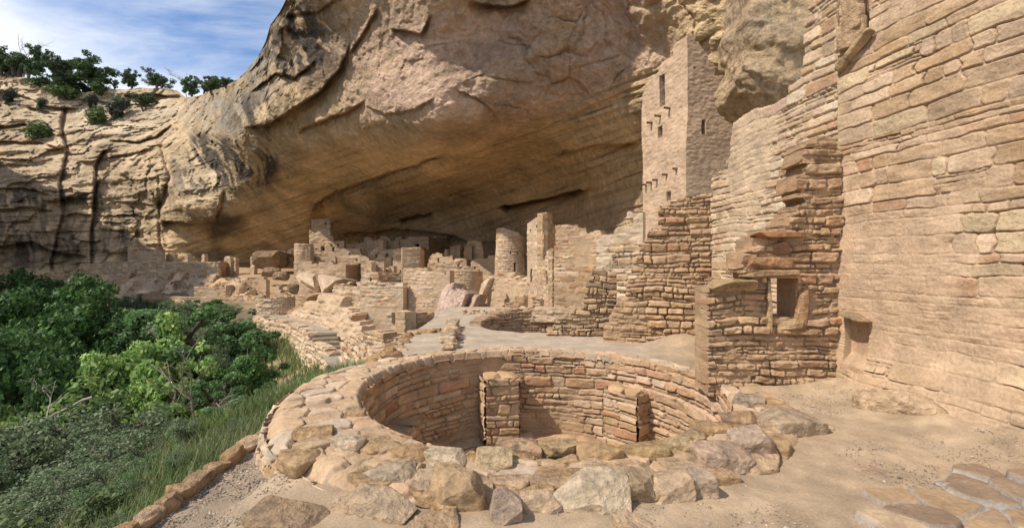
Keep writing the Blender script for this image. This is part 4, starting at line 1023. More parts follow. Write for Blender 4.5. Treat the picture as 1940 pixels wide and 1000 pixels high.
def slab_rock(name, label, outline, Y0, Y1, col, thick=1.0, seed=3):
    """a leaning slab: picture outline on a plane that recedes from Y0 (foot) to Y1 (head), with real thickness"""
    ys = [p[1] for p in outline]; y0, y1 = max(ys), min(ys)
    poly = np.array(outline, float)
    n = 60
    gx = np.linspace(poly[:, 0].min(), poly[:, 0].max(), n); gy = np.linspace(y1, y0, n)
    GX, GY = np.meshgrid(gx, gy, indexing='ij')
    ins = np.zeros(GX.shape, bool); j = len(poly) - 1
    for i in range(len(poly)):
        xi, yi = poly[i]; xj, yj = poly[j]
        ins ^= ((yi > GY) != (yj > GY)) & (GX < (xj - xi) * (GY - yi) / (yj - yi + 1e-9) + xi); j = i
    # distance to the outline, for rounded shoulders
    dm = np.full(GX.shape, 1e9)
    for i in range(len(poly)):
        a = poly[i - 1]; b = poly[i]; ab = b - a; t = np.clip(((GX - a[0]) * ab[0] + (GY - a[1]) * ab[1]) / (ab @ ab + 1e-9), 0, 1)
        dm = np.minimum(dm, np.hypot(GX - a[0] - t * ab[0], GY - a[1] - t * ab[1]))
    Yd = Y1 + (Y0 - Y1) * (GY - y1) / (y0 - y1)
    Yd = Yd + thick * .6 * (1 - sstep(0, 9, dm)) + .25 * fbm(GX / 22., GY / 22., 0, seed, 5)
    P = np.stack([(GX - CX) / F * Yd, Yd, H + (CY - GY) / F * Yd], -1)
    I, J = np.nonzero(ins[:-1, :-1] & ins[1:, 1:] & ins[1:, :-1] & ins[:-1, 1:]); b = I * n + J
    q = np.stack([b, b + n, b + n + 1, b + 1], -1)[:, ::-1]
    C = np.array(col) * (1 + .3 * fbm(GX / 12., GY / 30., 0, seed + 1, 5))[..., None]
    mb = MB(); mb.add(P.reshape(-1, 3), q, C.reshape(-1, 3))
    Bk = P + np.array([0.3, .9, -.1]) * thick
    ed = np.concatenate([q[:, [0, 1]], q[:, [1, 2]], q[:, [2, 3]], q[:, [3, 0]]]); key = np.sort(ed, 1); kk = key[:, 0] * 100000 + key[:, 1]
    _, inv, cnt = np.unique(kk, return_inverse=True, return_counts=True); be = ed[cnt[inv] == 1]
    Pf, Bf = P.reshape(-1, 3), Bk.reshape(-1, 3)
    vv = np.stack([Pf[be[:, 1]], Pf[be[:, 0]], Bf[be[:, 0]], Bf[be[:, 1]]], 1).reshape(-1, 3)
    mb.add(vv, np.arange(len(vv)).reshape(-1, 4), np.array(col) * .8)
    mb.add(Bf, q[:, ::-1], np.array(col) * .8)
    used = Pf[np.unique(q)]
    return tag(mb.build(name, M_ROCK, None, origin=(used[:, 0].mean(), used[:, 1].mean(), used[:, 2].min())), label, 'rock')
slab_rock('leaning_slab', 'huge pinkish rock slab leaning against the long wall', [(808, 624), (812, 606), (828, 580), (834, 555), (846, 538), (860, 534), (866, 545), (884, 550), (892, 556), (884, 580), (872, 596), (866, 618), (850, 626), (832, 622)], 17.0, 19.3, (.47, .345, .275), 1.2, 3)
slab_rock('tilted_slab', 'smooth tan slab tilted between the drum shaped wall and the round tower', [(897, 584), (906, 560), (912, 536), (922, 527), (934, 525), (930, 540), (920, 560), (912, 580), (905, 592)], 24.2, 25.6, (.50, .37, .26), .4, 9)
slab_rock('split_boulder', 'brown split boulder wedged right of the huge pinkish slab', [(868, 622), (876, 600), (886, 580), (896, 560), (910, 556), (908, 575), (898, 590), (890, 610), (880, 622)], 16.8, 19.0, (.44, .31, .22), .7, 21)
ruin('long_wall', 'long sunlit wall of fine courses below the village, stepping up at the middle', 'wall', [
    dict(a=(682, 21.2), b=(764, 20.6), prof=[(682, 545), (685, 528), (688, 519), (694, 516), (702, 519), (710, 517), (717, 519), (719, 536), (740, 537), (764, 537)], base=-2.4, holes=[(701, 526, 703.5, 533)], ch=.13, sl=.3, relief=.035, pal=PAL_PALE, mortar=(.5, .38, .26), smear=.35),
    dict(a=(764, 21.2), b=(852, 20.0), prof=[(764, 506), (800, 507), (812, 515), (828, 519), (845, 520), (847, 512), (852, 511)], base=-2.4, ch=.13, sl=.3, relief=.03, pal=[PALE, TAN, TAN, PINK], mortar=(.48, .36, .25), smear=.3)])
ruin('square_block', 'square block house rising above the long wall, upper half shaded', 'building', [
    dict(a=(762, 22.6), b=(795, 22.9), prof=[(762, 470), (764, 469), (795, 470)], base=-.5, ch=.14, sl=.3, relief=.03, pal=PAL_FAR, smear=.4, rag=.1), dict(a=(795, 22.9), b=(803, 25.5), prof=[(795, 470), (803, 476)], base=-.5, ch=.14, sl=.3, relief=.03, pal=PAL_FAR)])
ruin('inner_room_wall', 'shaded brown wall inside the open room left of the square block', 'wall', [dict(a=(717, 23.0), b=(764, 23.4), prof=[(717, 516), (764, 517)], base=-1, ch=.14, sl=.3, relief=.03, pal=PAL_BRN, rag=.1)])
ruin('rubble_wall', 'rough rubble wall left of the long wall, above bare bedrock', 'wall', [
    dict(a=(632, 23.5), b=(686, 22), prof=[(632, 544), (640, 541), (660, 543), (674, 544), (676, 536), (686, 534)], base=-1.8, ch=.18, sl=.35, relief=.08, pal=PAL_PALE, mortar=(.5, .37, .25), smear=.5, rough=1.8)])
ruin('bedrock_bank', 'sunlit bank of bare layered bedrock above the footpath', 'rock', [
    dict(a=(556, 28.3), b=(712, 19.7), prof=[(556, 606), (566, 596), (590, 574), (615, 563), (640, 562), (664, 572), (684, 588), (698, 604), (706, 618), (712, 632)], base=-2.6, ch=.34, sl=1.1, relief=.14, pal=PAL_PALE, mortar=(.50, .37, .25), smear=.7, lean=.42, rough=2.6, joint=.03, thick=.6)])
ruin('small_room', 'small roofless room with a niche in its dark wall, below the leaning slab', 'building', [
    dict(a=(744, 13.4), b=(766, 12.6), prof=[(744, 598), (748, 592), (757, 588), (766, 592)], base=-.6, ch=.11, sl=.24, relief=.025, pal=PAL_PALE, smear=.4, rag=.2),
    dict(a=(766, 12.6), b=(822, 13.6), prof=[(766, 593), (792, 593), (822, 590)], base=-.6, holes=[(781, 597, 790, 612)], hnames=['niche'], ch=.11, sl=.24, relief=.03, pal=PAL_BRN, rag=.1)])
ruin('side_wall', 'narrow shaded wall end standing left of the small round bin', 'wall', [
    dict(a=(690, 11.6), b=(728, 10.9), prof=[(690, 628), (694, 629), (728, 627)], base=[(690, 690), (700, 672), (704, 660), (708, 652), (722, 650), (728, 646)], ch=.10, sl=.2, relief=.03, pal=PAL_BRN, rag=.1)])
def bin_():
    Yc = 11.4; c = np.array([(744 - CX) / F * Yc, Yc]); r = .44; mb = MB(); zt = -.18
    us = np.linspace(0, 2 * math.pi * r, 150)
    masonry(mb, us, np.linspace(-1.0, zt, 60), cylmap(c, r), 37, ch=.09, sl=.2, relief=.03, pal=PAL_PALE, mortar=(.5, .38, .26), thick=.14, smear=.3, rag=.1)
    masonry(mb, us, np.linspace(-1.0, zt, 60), cylmap(c, r - .12, inward=True), 38, ch=.09, sl=.2, relief=.02, pal=PAL_BRN, thick=.1, edge=False, rag=.1)
    tag(mb.build('round_bin', M_WALL, None, origin=(c[0], c[1], -1)), 'small open round stone bin beyond the left rim of the large chamber', 'bin')
bin_()
def small_kiva():
    mb = MB()
    us = np.linspace(R(-10) * K2R, R(190) * K2R, 320)
    tp = (us, np.interp(us / K2R, [R(-10), R(20), R(60), R(90), R(130), R(160), R(190)], [.02, .10, .26, .30, .20, .05, .0]))
    masonry(mb, us, np.linspace(-1.2, .32, 110), cylmap(K2, K2R, inward=True), 61, ch=.11, sl=.24, relief=.05, pal=[TAN, BRN, RED, (.4, .27, .16)], mortar=(.36, .25, .16), top=tp, thick=.3, joint=.018, rag=.3)
    th = np.linspace(0, 2 * math.pi, 49)[:-1]
    mb.add([(K2[0] + K2R * math.cos(t), K2[1] + K2R * math.sin(t), -1.15) for t in th] + [(K2[0], K2[1], -1.15)], t=[(i, (i + 1) % 48, 48) for i in range(48)], c=(.38, .28, .18))
    tag(mb.build('sunken_room', M_WALL, None, origin=(K2[0], K2[1], -1.2)), 'second smaller sunken round room with a dark brown curved wall, beyond the large chamber', 'kiva')
small_kiva()
ruin('brick_row', 'low pale row of bricks along the far edge of the plaza', 'wall', [dict(a=(936, 13.8), b=(1085, 13.0), prof=[(936, 590), (960, 589), (1000, 588), (1040, 586), (1085, 584)], base=-.1, ch=.1, sl=.26, relief=.03, pal=[GREY, PALE, PINK], thick=.5)])
ruin('rubble_heap', 'brown rubble wall remnant at the foot of the slim tower', 'wall', [dict(a=(948, 15.2), b=(996, 15.0), prof=[(948, 586), (956, 576), (968, 572), (976, 564), (990, 560), (996, 565)], base=-.2, ch=.12, sl=.22, relief=.07, pal=PAL_BRN, rag=.2)])
ruin('rubble_terrace', 'pale tumbled courses of stone between the split boulder and the plaza', 'wall', [dict(a=(866, 14.6), b=(952, 14.6), prof=[(866, 598), (874, 590), (880, 588), (884, 598), (900, 590), (912, 592), (930, 588), (952, 590)], base=-.3, ch=.13, sl=.3, relief=.08, pal=PAL_PALE, smear=.3, rag=.3)])
ruin('corner_stub', 'little brown wall stub beside the rough broken end of the slit wall', 'wall', [dict(a=(1000, 16.4), b=(1024, 16.2), prof=[(1000, 574), (1006, 566), (1018, 564), (1024, 572)], base=-.2, ch=.12, sl=.22, relief=.07, pal=PAL_BRN, rag=.2)])
def divider():
    rng = random.Random(3); mb = MB()
    A = np.array([(848 - CX) / F * 8.5, 8.5]); B = np.array([(860 - CX) / F * 11.8, 11.8])
    for k in range(26):
        t = k / 25; lev = rng.choice([0, 1]); p = A + (B - A) * t
        rock(mb, (p[0] + rng.uniform(-.06, .06), p[1], .04 + .11 * lev), (rng.uniform(.11, .17), rng.uniform(.08, .14), .07), sd(), rz=rng.uniform(-.4, .4), n=10, col=rng.choice([PALE, TAN, GREY, WHT]), cuts=4)
    tag(mb.build('divider_wall', M_ROCK, None, origin=(A[0], A[1], 0)), 'low divider of pale stacked stones across the grey plaza, left of the sunken room', 'wall')
    k = 0
    for (px, py, s) in ((724, 676, 1.1), (734, 668, .9), (742, 660, .9), (752, 655, .9), (762, 650, 1.0), (768, 643, .9), (775, 638, .9), (783, 634, 1.0), (796, 632, 1.2), (812, 631, 1.3), (828, 630, 1.1), (842, 629, 1.2), (716, 684, 1.0), (706, 690, 1.1), (744, 678, 1.1), (757, 664, 1.2), (740, 690, .9)):
        Y = YG(py, -.02); c = PT(px, py, Y)
        mb = MB(); rock(mb, c, (.15 * s, .13 * s, .10), sd(), rz=rng.uniform(-.5, .5), n=12, col=[TAN, OCH, BRN, PALE][k % 4], cuts=6, noise=.13); k += 1
        tag(mb.build('edge_stone', M_ROCK, None, origin=c), 'rough stone in the border row around the grey plaza strip', 'stone', 'border stones of the plaza strip')
divider()
# footpath, steps and their retaining wall
def path():
    L_ = np.array([PT(478, 598, YG(598, -1.45)), PT(510, 602, 25.6), PT(545, 610, 23.8), PT(588, 633, 19.9)]); Rr = np.array([PT(496, 594, 28.0), PT(528, 597, 27.2), PT(570, 606, 24.6), PT(640, 629, 20.3)])
    L_[:, 2] = -1.45; Rr[:, 2] = -1.45
    mb = MB(); n = 40
    t = np.linspace(0, 1, n); tk = np.linspace(0, 1, 4)
    l = np.stack([np.interp(t, tk, L_[:, i]) for i in range(3)], -1); r = np.stack([np.interp(t, tk, Rr[:, i]) for i in range(3)], -1)
    w = np.linspace(0, 1, 12)
    P = l[:, None] * (1 - w[None, :, None]) + r[:, None] * w[None, :, None]
    P[..., 2] += .03 * fbm(P[..., 0] * 2, P[..., 1] * 2, 0, 3, 3)
    i = np.arange(n - 1)[:, None] * 12; j = np.arange(11)[None]
    mb.add(P.reshape(-1, 3), np.stack([i + j, i + j + 1, i + 12 + j + 1, i + 12 + j], -1).reshape(-1, 4), (.34, .29, .235))
    lo = [PT(596, 652, 19.2), PT(655, 646, 19.8), PT(672, 672, 15.5), PT(640, 680, 15.0)]
    for p in lo: p[2] = -2.0
    mb.add(lo, [(0, 1, 2, 3)], (.34, .29, .235))
    tag(mb.build('footpath', M_SLOPE), kind='structure')
    st = empty('steps', PT(610, 645, 19.6), 'four grey steps where the footpath drops beside the bedrock bank', 'steps')
    for k in range(4):
        a = PT(588 + 3 * k, 632, 19.9 - .27 * k); b = PT(638 + 3.5 * k, 630, 20.3 - .27 * k); z = -1.47 - .14 * k
        m = MB(); c = (a + b) / 2
        rock(m, (c[0], c[1], z - .09), (np.linalg.norm((b - a)[:2]) / 2, .20, .10), sd(), rz=math.atan2(b[1] - a[1], b[0] - a[0]), n=14, p=9, cuts=0, noise=.05, col=(.33, .275, .22))
        m.build('step', M_ROCK, st)
path()
ruin('retaining_wall', 'sunlit rubble retaining wall holding up the footpath', 'wall', [
    dict(a=(482, 26.2), b=(546, 23.7), prof=[(482, 600), (510, 603), (546, 612)], base=-2.9, ch=.14, sl=.26, relief=.08, pal=[PALE, WHT, TAN], mortar=(.5, .38, .26), lean=.15, rough=1.6, rag=.2),
    dict(a=(546, 23.7), b=(589, 19.8), prof=[(546, 612), (566, 618), (589, 634)], base=-3, ch=.14, sl=.26, relief=.08, pal=[PALE, WHT, TAN], mortar=(.5, .38, .26), lean=.15, rough=1.6, rag=.2),
    dict(a=(589, 19.8), b=(630, 17.8), prof=[(589, 634), (592, 648), (612, 656), (630, 668)], base=-3, ch=.14, sl=.26, relief=.08, pal=[PALE, WHT, TAN], mortar=(.5, .38, .26), lean=.15, rough=1.6, rag=.2)])
ruin('terrace_edge_wall', 'crumbling pale wall end below the narrow shaded wall, at the grass', 'wall', [
    dict(a=(655, 14.5), b=(700, 11.2), prof=[(655, 640), (668, 640), (684, 636), (700, 650)], base=-2.2, ch=.12, sl=.24, relief=.08, pal=PAL_PALE, mortar=(.5, .38, .26), lean=.1, rough=1.6, rag=.3),
    dict(a=(700, 11.2), b=(716, 8.6), prof=[(700, 655), (716, 684)], base=-1.6, ch=.12, sl=.24, relief=.08, pal=PAL_PALE, mortar=(.5, .38, .26), lean=.1, rough=1.6)])
def curved(name, label, cx, Yc, wpx, ytop, ybot, a0, a1, pal, seed, ragp=None):
    r = wpx / 2 / F * Yc; c = np.array([(cx - CX) / F * Yc, Yc]); Yf = Yc - r * .8
    zt = H + (CY - ytop) / F * Yf; zb = H + (CY - ybot) / F * Yf - .6
    us = np.linspace(R(a0) * r, R(a1) * r, 150); mb = MB()
    tp = None
    if ragp: tp = (us, zt - np.interp(np.linspace(0, 1, len(us)), ragp[0], ragp[1]))
    masonry(mb, us, np.linspace(zb, zt + .05, 60), cylmap(c, r), seed, ch=.16, sl=.32, relief=.05, pal=pal, mortar=(.5, .38, .26), smear=.35, top=tp, rag=.2, thick=.4)
    return tag(mb.build(name, M_FAR, None, origin=(c[0], c[1], zb)), label, 'wall')
curved('round_terrace_wall', 'bright sunlit curved wall at the bend of the footpath', 533, 31, 84, 561, 602, 175, 330, [WHT, PALE, TAN], 771, ([0, .6, 1], [0, .15, 0]))
ruin('shaded_spur', 'shaded diagonal wall spur right of the bright curved wall', 'wall', [dict(a=(556, 27.6), b=(614, 33), prof=[(556, 594), (572, 580), (584, 566), (596, 560), (614, 556)], base=-1.9, ch=.17, sl=.33, relief=.06, pal=PAL_BRN, smear=.4)])
# ------------------------------------------------------------------ hanging rock beside the square tower
def hanging():
    mb = MB(); c = PT(1492, 45, 11.2)
    rock(mb, c, (1.85, 1.5, 2.55), 71, rz=.35, tilt=(.1, .22), n=90, p=2.8, cuts=16, noise=.16, col=(.47, .35, .21), col2=(.30, .235, .175), lichen=.22, lcol=(.13, .11, .09), strata=.05)
    tag(mb.build('hanging_rock', M_ROCK, None, origin=c), 'big dark weathered rock wedged under the roof between square tower and great wall', 'rock')
hanging()
# ------------------------------------------------------------------ the village under the alcove and the far walls
VG = dict(pal=PAL_FAR + [BRN, OCH], mortar=(.47, .36, .25), smear=.35, ch=.22, sl=.5, relief=.06, cvar=.25, rag=.2, thick=.4)
def V(name, label, *faces, cat='wall', **kw):
    k = dict(VG); k.update(kw)
    return ruin(name, label, cat, list(faces), **k)
V('high_tower', 'faint square tower at the very back, touching the alcove roof', dict(a=(590, 56), b=(625, 55), prof=[(590, 417), (625, 415)], base=1, holes=[(615, 420, 620, 427)]), dict(a=(625, 55), b=(630, 58), prof=[(625, 416), (630, 425)], base=1), cat='tower')
V('stepped_house', 'ragged stepped house front with four dark windows, highest of the far village', dict(a=(586, 51), b=(652, 50), prof=[(586, 436), (590, 435), (592, 440), (600, 442), (602, 437), (624, 435), (626, 447), (631, 449), (633, 457), (642, 458), (652, 457)], base=-.5,
    holes=[(608, 467, 615, 475), (629, 469, 635, 477), (626, 463, 631, 467), (639, 463, 644, 467)]), cat='building')
curved('round_corner', 'pale rounded wall corner at the left end of the far village', 578, 50, 36, 461, 540, 150, 345, PAL_FAR, 801, ([0, .5, 1], [0, .1, .1]))
V('wall_pillar', 'upright wall pillar before the stepped house, its right side dark', dict(a=(580, 47.5), b=(588, 47), prof=[(580, 470), (588, 469)], base=-.5), dict(a=(588, 47), b=(595, 49.5), prof=[(588, 469), (595, 472)], base=-.5))
V('low_parapet', 'low wall under the windows of the stepped house', dict(a=(592, 48.2), b=(636, 48), prof=[(592, 487), (634, 487), (636, 492)], base=-.5))
V('plain_house', 'plain block wall right of the stepped house', dict(a=(634, 49), b=(684, 48.6), prof=[(634, 473), (640, 472), (682, 473), (684, 477)], base=-.5, holes=[(660, 479, 664, 484)]), cat='building')
V('front_terrace_wall', 'long terrace wall above the two sunlit boulders', dict(a=(557, 44), b=(655, 42.5), prof=[(557, 500), (561, 496), (590, 497), (592, 499), (617, 499), (620, 496), (632, 498), (655, 503)], base=-1.5), dict(a=(655, 42.5), b=(684, 46.5), prof=[(655, 503), (684, 500)], base=-1.5))
V('rear_house', 'dim low house wall between the plain block wall and the back of the alcove', dict(a=(652, 55), b=(698, 54), prof=[(652, 464), (682, 463), (684, 461), (698, 462)], base=0, holes=[(669, 468, 673, 474)]), cat='building')
V('stair_wall', 'wall descending in steps to the left, beside a dark gap', dict(a=(682, 48), b=(726, 46), prof=[(682, 497), (690, 496), (696, 488), (702, 480), (708, 474), (714, 468), (718, 462), (726, 456)], base=-.5))
V('gap_pier', 'upright pier standing at the head of the stepped-down wall', dict(a=(695, 53), b=(727, 52), prof=[(695, 457), (700, 455), (716, 456), (718, 453), (727, 454)], base=0))
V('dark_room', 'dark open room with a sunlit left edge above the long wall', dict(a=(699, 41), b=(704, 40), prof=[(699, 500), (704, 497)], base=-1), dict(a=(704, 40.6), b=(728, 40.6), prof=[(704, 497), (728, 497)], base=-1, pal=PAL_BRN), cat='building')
V('small_door_wall', 'little pale wall with one tiny doorway, left of the tall windowed house', dict(a=(728, 41.5), b=(746, 41), prof=[(728, 507), (735, 505), (746, 506)], base=-1, holes=[(731, 509, 735, 516)], hnames=['doorway']))
V('middle_house', 'pale wall front behind the dark open room', dict(a=(704, 45.5), b=(746, 44.5), prof=[(704, 478), (722, 478), (724, 474), (746, 473)], base=-1, holes=[(711, 483, 715, 489), (731, 480, 735, 486)]), cat='building')
V('tall_house', 'tall windowed house at the centre of the village, right flank in shadow', dict(a=(744, 42.5), b=(795, 41.5), prof=[(744, 473), (752, 471), (794, 469), (795, 469)], base=-1, holes=[(763, 480, 767, 487), (758, 511, 763, 519)]), dict(a=(795, 41.5), b=(826, 47), prof=[(795, 469), (810, 472), (826, 474)], base=-1), cat='building')
V('upper_house', 'upper house under the dark roof gap with one small window', dict(a=(758, 52), b=(812, 51), prof=[(758, 456), (760, 452), (768, 453), (772, 450), (812, 449)], base=0, holes=[(787, 463, 793, 468)]), dict(a=(812, 51), b=(852, 58), prof=[(812, 449), (820, 451), (852, 450)], base=0), cat='building')
V('rear_stub', 'short wall stub in the dark just left of the upper house', dict(a=(730, 54), b=(757, 53.6), prof=[(730, 452), (738, 451), (740, 458), (748, 460), (750, 455), (757, 453)], base=0, holes=[(733, 456, 736, 460)]))
V('shaded_house', 'narrow shaded house front with a tiny peephole, right of the tall house', dict(a=(853, 47), b=(872, 46.5), prof=[(853, 467), (870, 465), (872, 466)], base=0, holes=[(861, 470, 863, 472)]), dict(a=(872, 46.5), b=(884, 50), prof=[(872, 466), (884, 467)], base=0), cat='building')
V('ragged_house', 'dark house wall with a ragged outline, left of the round tower', dict(a=(880, 42), b=(886, 41), prof=[(880, 470), (882, 458), (886, 460)], base=0), dict(a=(886, 42), b=(916, 41.5), prof=[(886, 458), (900, 457), (912, 460), (914, 470), (916, 480)], base=0, pal=PAL_BRN), cat='building')
V('courtyard_wall', 'low curved wall between the ragged house and the round tower', dict(a=(892, 37), b=(940, 36), prof=[(892, 498), (898, 492), (910, 490), (924, 492), (926, 486), (940, 485)], base=0))
V('long_ledge_wall', 'low shaded ledge wall running behind the crest of the long wall', dict(a=(810, 35), b=(898, 34), prof=[(810, 500), (830, 498), (852, 496), (870, 494), (880, 506), (898, 507)], base=-.5))
V('crest_wall', 'low sunlit wall crest left of the drum shaped wall', dict(a=(846, 30), b=(906, 29.5), prof=[(846, 518), (850, 512), (884, 511), (888, 508), (906, 512)], base=-1))
V('ragged_wall', 'ragged low wall with two notches below the stair like wall', dict(a=(684, 44.5), b=(742, 43.5), prof=[(684, 490), (690, 486), (697, 488), (700, 494), (712, 492), (716, 485), (724, 484), (730, 490), (742, 488)], base=-1))
V('mid_block', 'small square block between the plain house and the stair like wall', dict(a=(664, 47), b=(690, 46.5), prof=[(664, 486), (668, 483), (686, 482), (690, 486)], base=-1, holes=[(674, 489, 678, 494)]), dict(a=(690, 46.5), b=(700, 49.5), prof=[(690, 485), (700, 487)], base=-1), cat='building')
V('roofless_room', 'roofless room with a dark doorway right of the tall house', dict(a=(812, 40), b=(858, 39), prof=[(812, 492), (818, 484), (824, 480), (836, 482), (840, 488), (858, 486)], base=-1, holes=[(828, 489, 832, 498)], hnames=['doorway']), cat='building')
V('back_row_wall', 'broken row of wall tops in the deep shade behind the middle house', dict(a=(690, 57), b=(762, 56), prof=[(690, 452), (700, 449), (706, 455), (718, 456), (722, 447), (730, 446), (736, 455), (748, 456), (752, 449), (762, 450)], base=0))
V('leaning_pier', 'slender leaning wall pier before the shaded narrow house', dict(a=(838, 43), b=(848, 42.6), prof=[(838, 480), (842, 472), (848, 474)], base=-1))
V('low_box', 'low box of wall in front of the ragged house', dict(a=(862, 38), b=(884, 37.5), prof=[(862, 492), (880, 491), (884, 494)], base=-1), dict(a=(884, 37.5), b=(892, 40), prof=[(884, 492), (892, 492)], base=-1))
# two sunlit boulders and others
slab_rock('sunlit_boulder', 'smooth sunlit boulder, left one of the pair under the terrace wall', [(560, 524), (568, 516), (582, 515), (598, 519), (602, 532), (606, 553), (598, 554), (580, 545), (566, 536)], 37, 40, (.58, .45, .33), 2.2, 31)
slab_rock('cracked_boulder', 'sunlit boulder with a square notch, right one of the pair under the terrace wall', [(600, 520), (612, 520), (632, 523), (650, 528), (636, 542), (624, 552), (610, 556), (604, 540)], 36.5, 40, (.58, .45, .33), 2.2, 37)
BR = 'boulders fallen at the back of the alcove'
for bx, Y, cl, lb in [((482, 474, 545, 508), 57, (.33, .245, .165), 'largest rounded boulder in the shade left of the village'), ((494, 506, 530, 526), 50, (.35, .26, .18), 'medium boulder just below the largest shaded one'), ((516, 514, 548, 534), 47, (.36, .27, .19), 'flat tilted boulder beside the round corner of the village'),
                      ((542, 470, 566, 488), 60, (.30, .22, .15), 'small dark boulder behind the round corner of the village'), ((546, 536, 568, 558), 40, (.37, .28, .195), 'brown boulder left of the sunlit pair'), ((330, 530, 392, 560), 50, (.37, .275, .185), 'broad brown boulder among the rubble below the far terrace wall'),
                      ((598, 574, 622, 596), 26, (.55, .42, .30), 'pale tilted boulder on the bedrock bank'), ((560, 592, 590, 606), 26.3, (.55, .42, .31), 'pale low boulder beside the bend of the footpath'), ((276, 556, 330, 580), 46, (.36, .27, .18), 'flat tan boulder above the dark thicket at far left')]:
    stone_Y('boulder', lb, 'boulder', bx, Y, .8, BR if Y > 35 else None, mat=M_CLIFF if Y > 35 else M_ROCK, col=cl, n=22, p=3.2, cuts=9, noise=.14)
V('far_windowed_wall', 'notched windowed ruin standing highest on the far terrace at left', dict(a=(242, 59), b=(308, 58), prof=[(242, 465), (244, 467), (248, 463), (261, 463), (263, 472), (268, 476), (284, 477), (294, 473), (296, 469), (303, 470), (304, 473), (308, 474)], base=-1, holes=[(272, 500, 278, 506)]))
V('far_terrace_wall', 'long low terrace wall with a rounded right end under the far cliff', dict(a=(150, 62), b=(300, 58), prof=[(150, 502), (200, 497), (240, 497), (300, 496)], base=-2), dict(a=(300, 58), b=(414, 56), prof=[(300, 497), (380, 497), (414, 498)], base=-2), dict(a=(414, 56), b=(430, 60), prof=[(414, 498), (430, 496)], base=-2), smear=.2, relief=.08, ch=.3, sl=.7, cvar=.25, pal=[PALE, WHT, TAN, PINK])
V('far_embankment', 'rubble embankment below the far terrace wall', dict(a=(165, 57), b=(330, 53), prof=[(165, 522), (200, 516), (240, 518), (290, 522), (330, 519)], base=-5), dict(a=(330, 53), b=(500, 45), prof=[(330, 519), (360, 522), (400, 520), (440, 530), (500, 548)], base=-5), kind='flag', stonesize=1.5, lean=.7, relief=.45, smear=.45, rough=1.6, cvar=.3, rag=.4)
V('lower_box_wall', 'straight wall in front of the rubble, lower of two at far left centre', dict(a=(368, 46), b=(437, 45), prof=[(368, 546), (372, 543), (424, 543), (426, 541), (437, 541)], base=-4), dict(a=(437, 45), b=(441, 48), prof=[(437, 541), (441, 540)], base=-4, pal=PAL_BRN))
V('upper_box_wall', 'straight wall just behind and above the lower rubble wall', dict(a=(388, 50), b=(442, 49), prof=[(388, 527), (440, 527), (442, 532)], base=-4))
V('notched_wall', 'darker wall with one square notch beside the reddish pillar', dict(a=(440, 47), b=(493, 46), prof=[(440, 528), (470, 527), (472, 533), (474, 527), (493, 527)], base=-4, holes=[(479, 549, 482, 553)], pal=PAL_BRN))
V('red_pillar', 'reddish broken wall pillar left of the triangular ruin', dict(a=(491, 45), b=(504, 44.5), prof=[(491, 530), (494, 526), (500, 525), (504, 528)], base=-4, pal=[RED, TAN, (.42, .27, .17)]))
V('triangular_ruin', 'small pointed triangular ruin above the bright curved wall', dict(a=(512, 40), b=(544, 39), prof=[(512, 562), (520, 548), (526, 538), (530, 548), (536, 556), (544, 558)], base=-3, pal=PAL_BRN))
V('lower_retaining_wall', 'long retaining wall behind the green thicket, at the bend of the footpath', dict(a=(310, 44), b=(497, 40), prof=[(310, 562), (380, 564), (440, 562), (497, 560)], base=-5))
for (x0, y0, x1, y1, lb) in ((315, 480, 331, 500, 'low broad wall remnant right of the notched windowed ruin'), (350, 481, 356, 500, 'thin upright wall remnant before the soot stain'), (382, 482, 388, 500, 'thin upright wall remnant at the mouth of the dark hollow'), (425, 486, 437, 512, 'tall leaning wall remnant at the end of the far terrace'), (440, 488, 447, 508, 'short wall remnant between two taller ones'), (475, 485, 482, 508, 'slim wall remnant beside the largest shaded boulder')):
    V('wall_remnant', lb, dict(a=(x0, 60), b=(x1, 59.5), prof=[(x0, y0 + 2), ((x0 + x1) / 2, y0), (x1, y0 + 2)], base=-1), group='wall remnants on the far terrace')

# ------------------------------------------------------------------ plants
def leaves(mb, rng, centres, rad, n, size, cols, flat=.75, up=.3):
    """n leaf faces spread through clumps; each leaf has one colour"""
    centres = np.asarray(centres); rad = np.asarray(rad)
    k = rng.choice(len(centres), n, p=rad ** 2 / (rad ** 2).sum())
    d = rng.normal(size=(n, 3)); d /= np.linalg.norm(d, axis=1)[:, None]
    r = rng.rand(n) ** .45
    p = centres[k] + d * (r * rad[k])[:, None] * np.array([1, 1, flat])
    nrm = d * .5 + rng.normal(size=(n, 3)) * .6 + np.array([0, 0, up]); nrm /= np.linalg.norm(nrm, axis=1)[:, None]
    a = np.cross(nrm, rng.normal(size=(n, 3))); a /= np.linalg.norm(a, axis=1)[:, None]; b = np.cross(nrm, a)
    s = size * (.6 + .8 * rng.rand(n))[:, None]
    w = s * .55
    V = np.stack([p - a * s, p + b * w - a * .1 * s, p + a * s + nrm * s * .25, p - b * w - a * .1 * s], 1)
    cols = np.array(cols); ck = rng.choice(len(cols), n)
    clump_tone = (.75 + .5 * rng.rand(len(centres)))[k]
    c = cols[ck] * (clump_tone * (.8 + .4 * rng.rand(n)))[:, None]
    mb.add(V.reshape(-1, 3), np.arange(n * 4).reshape(-1, 4), np.repeat(c, 4, 0))
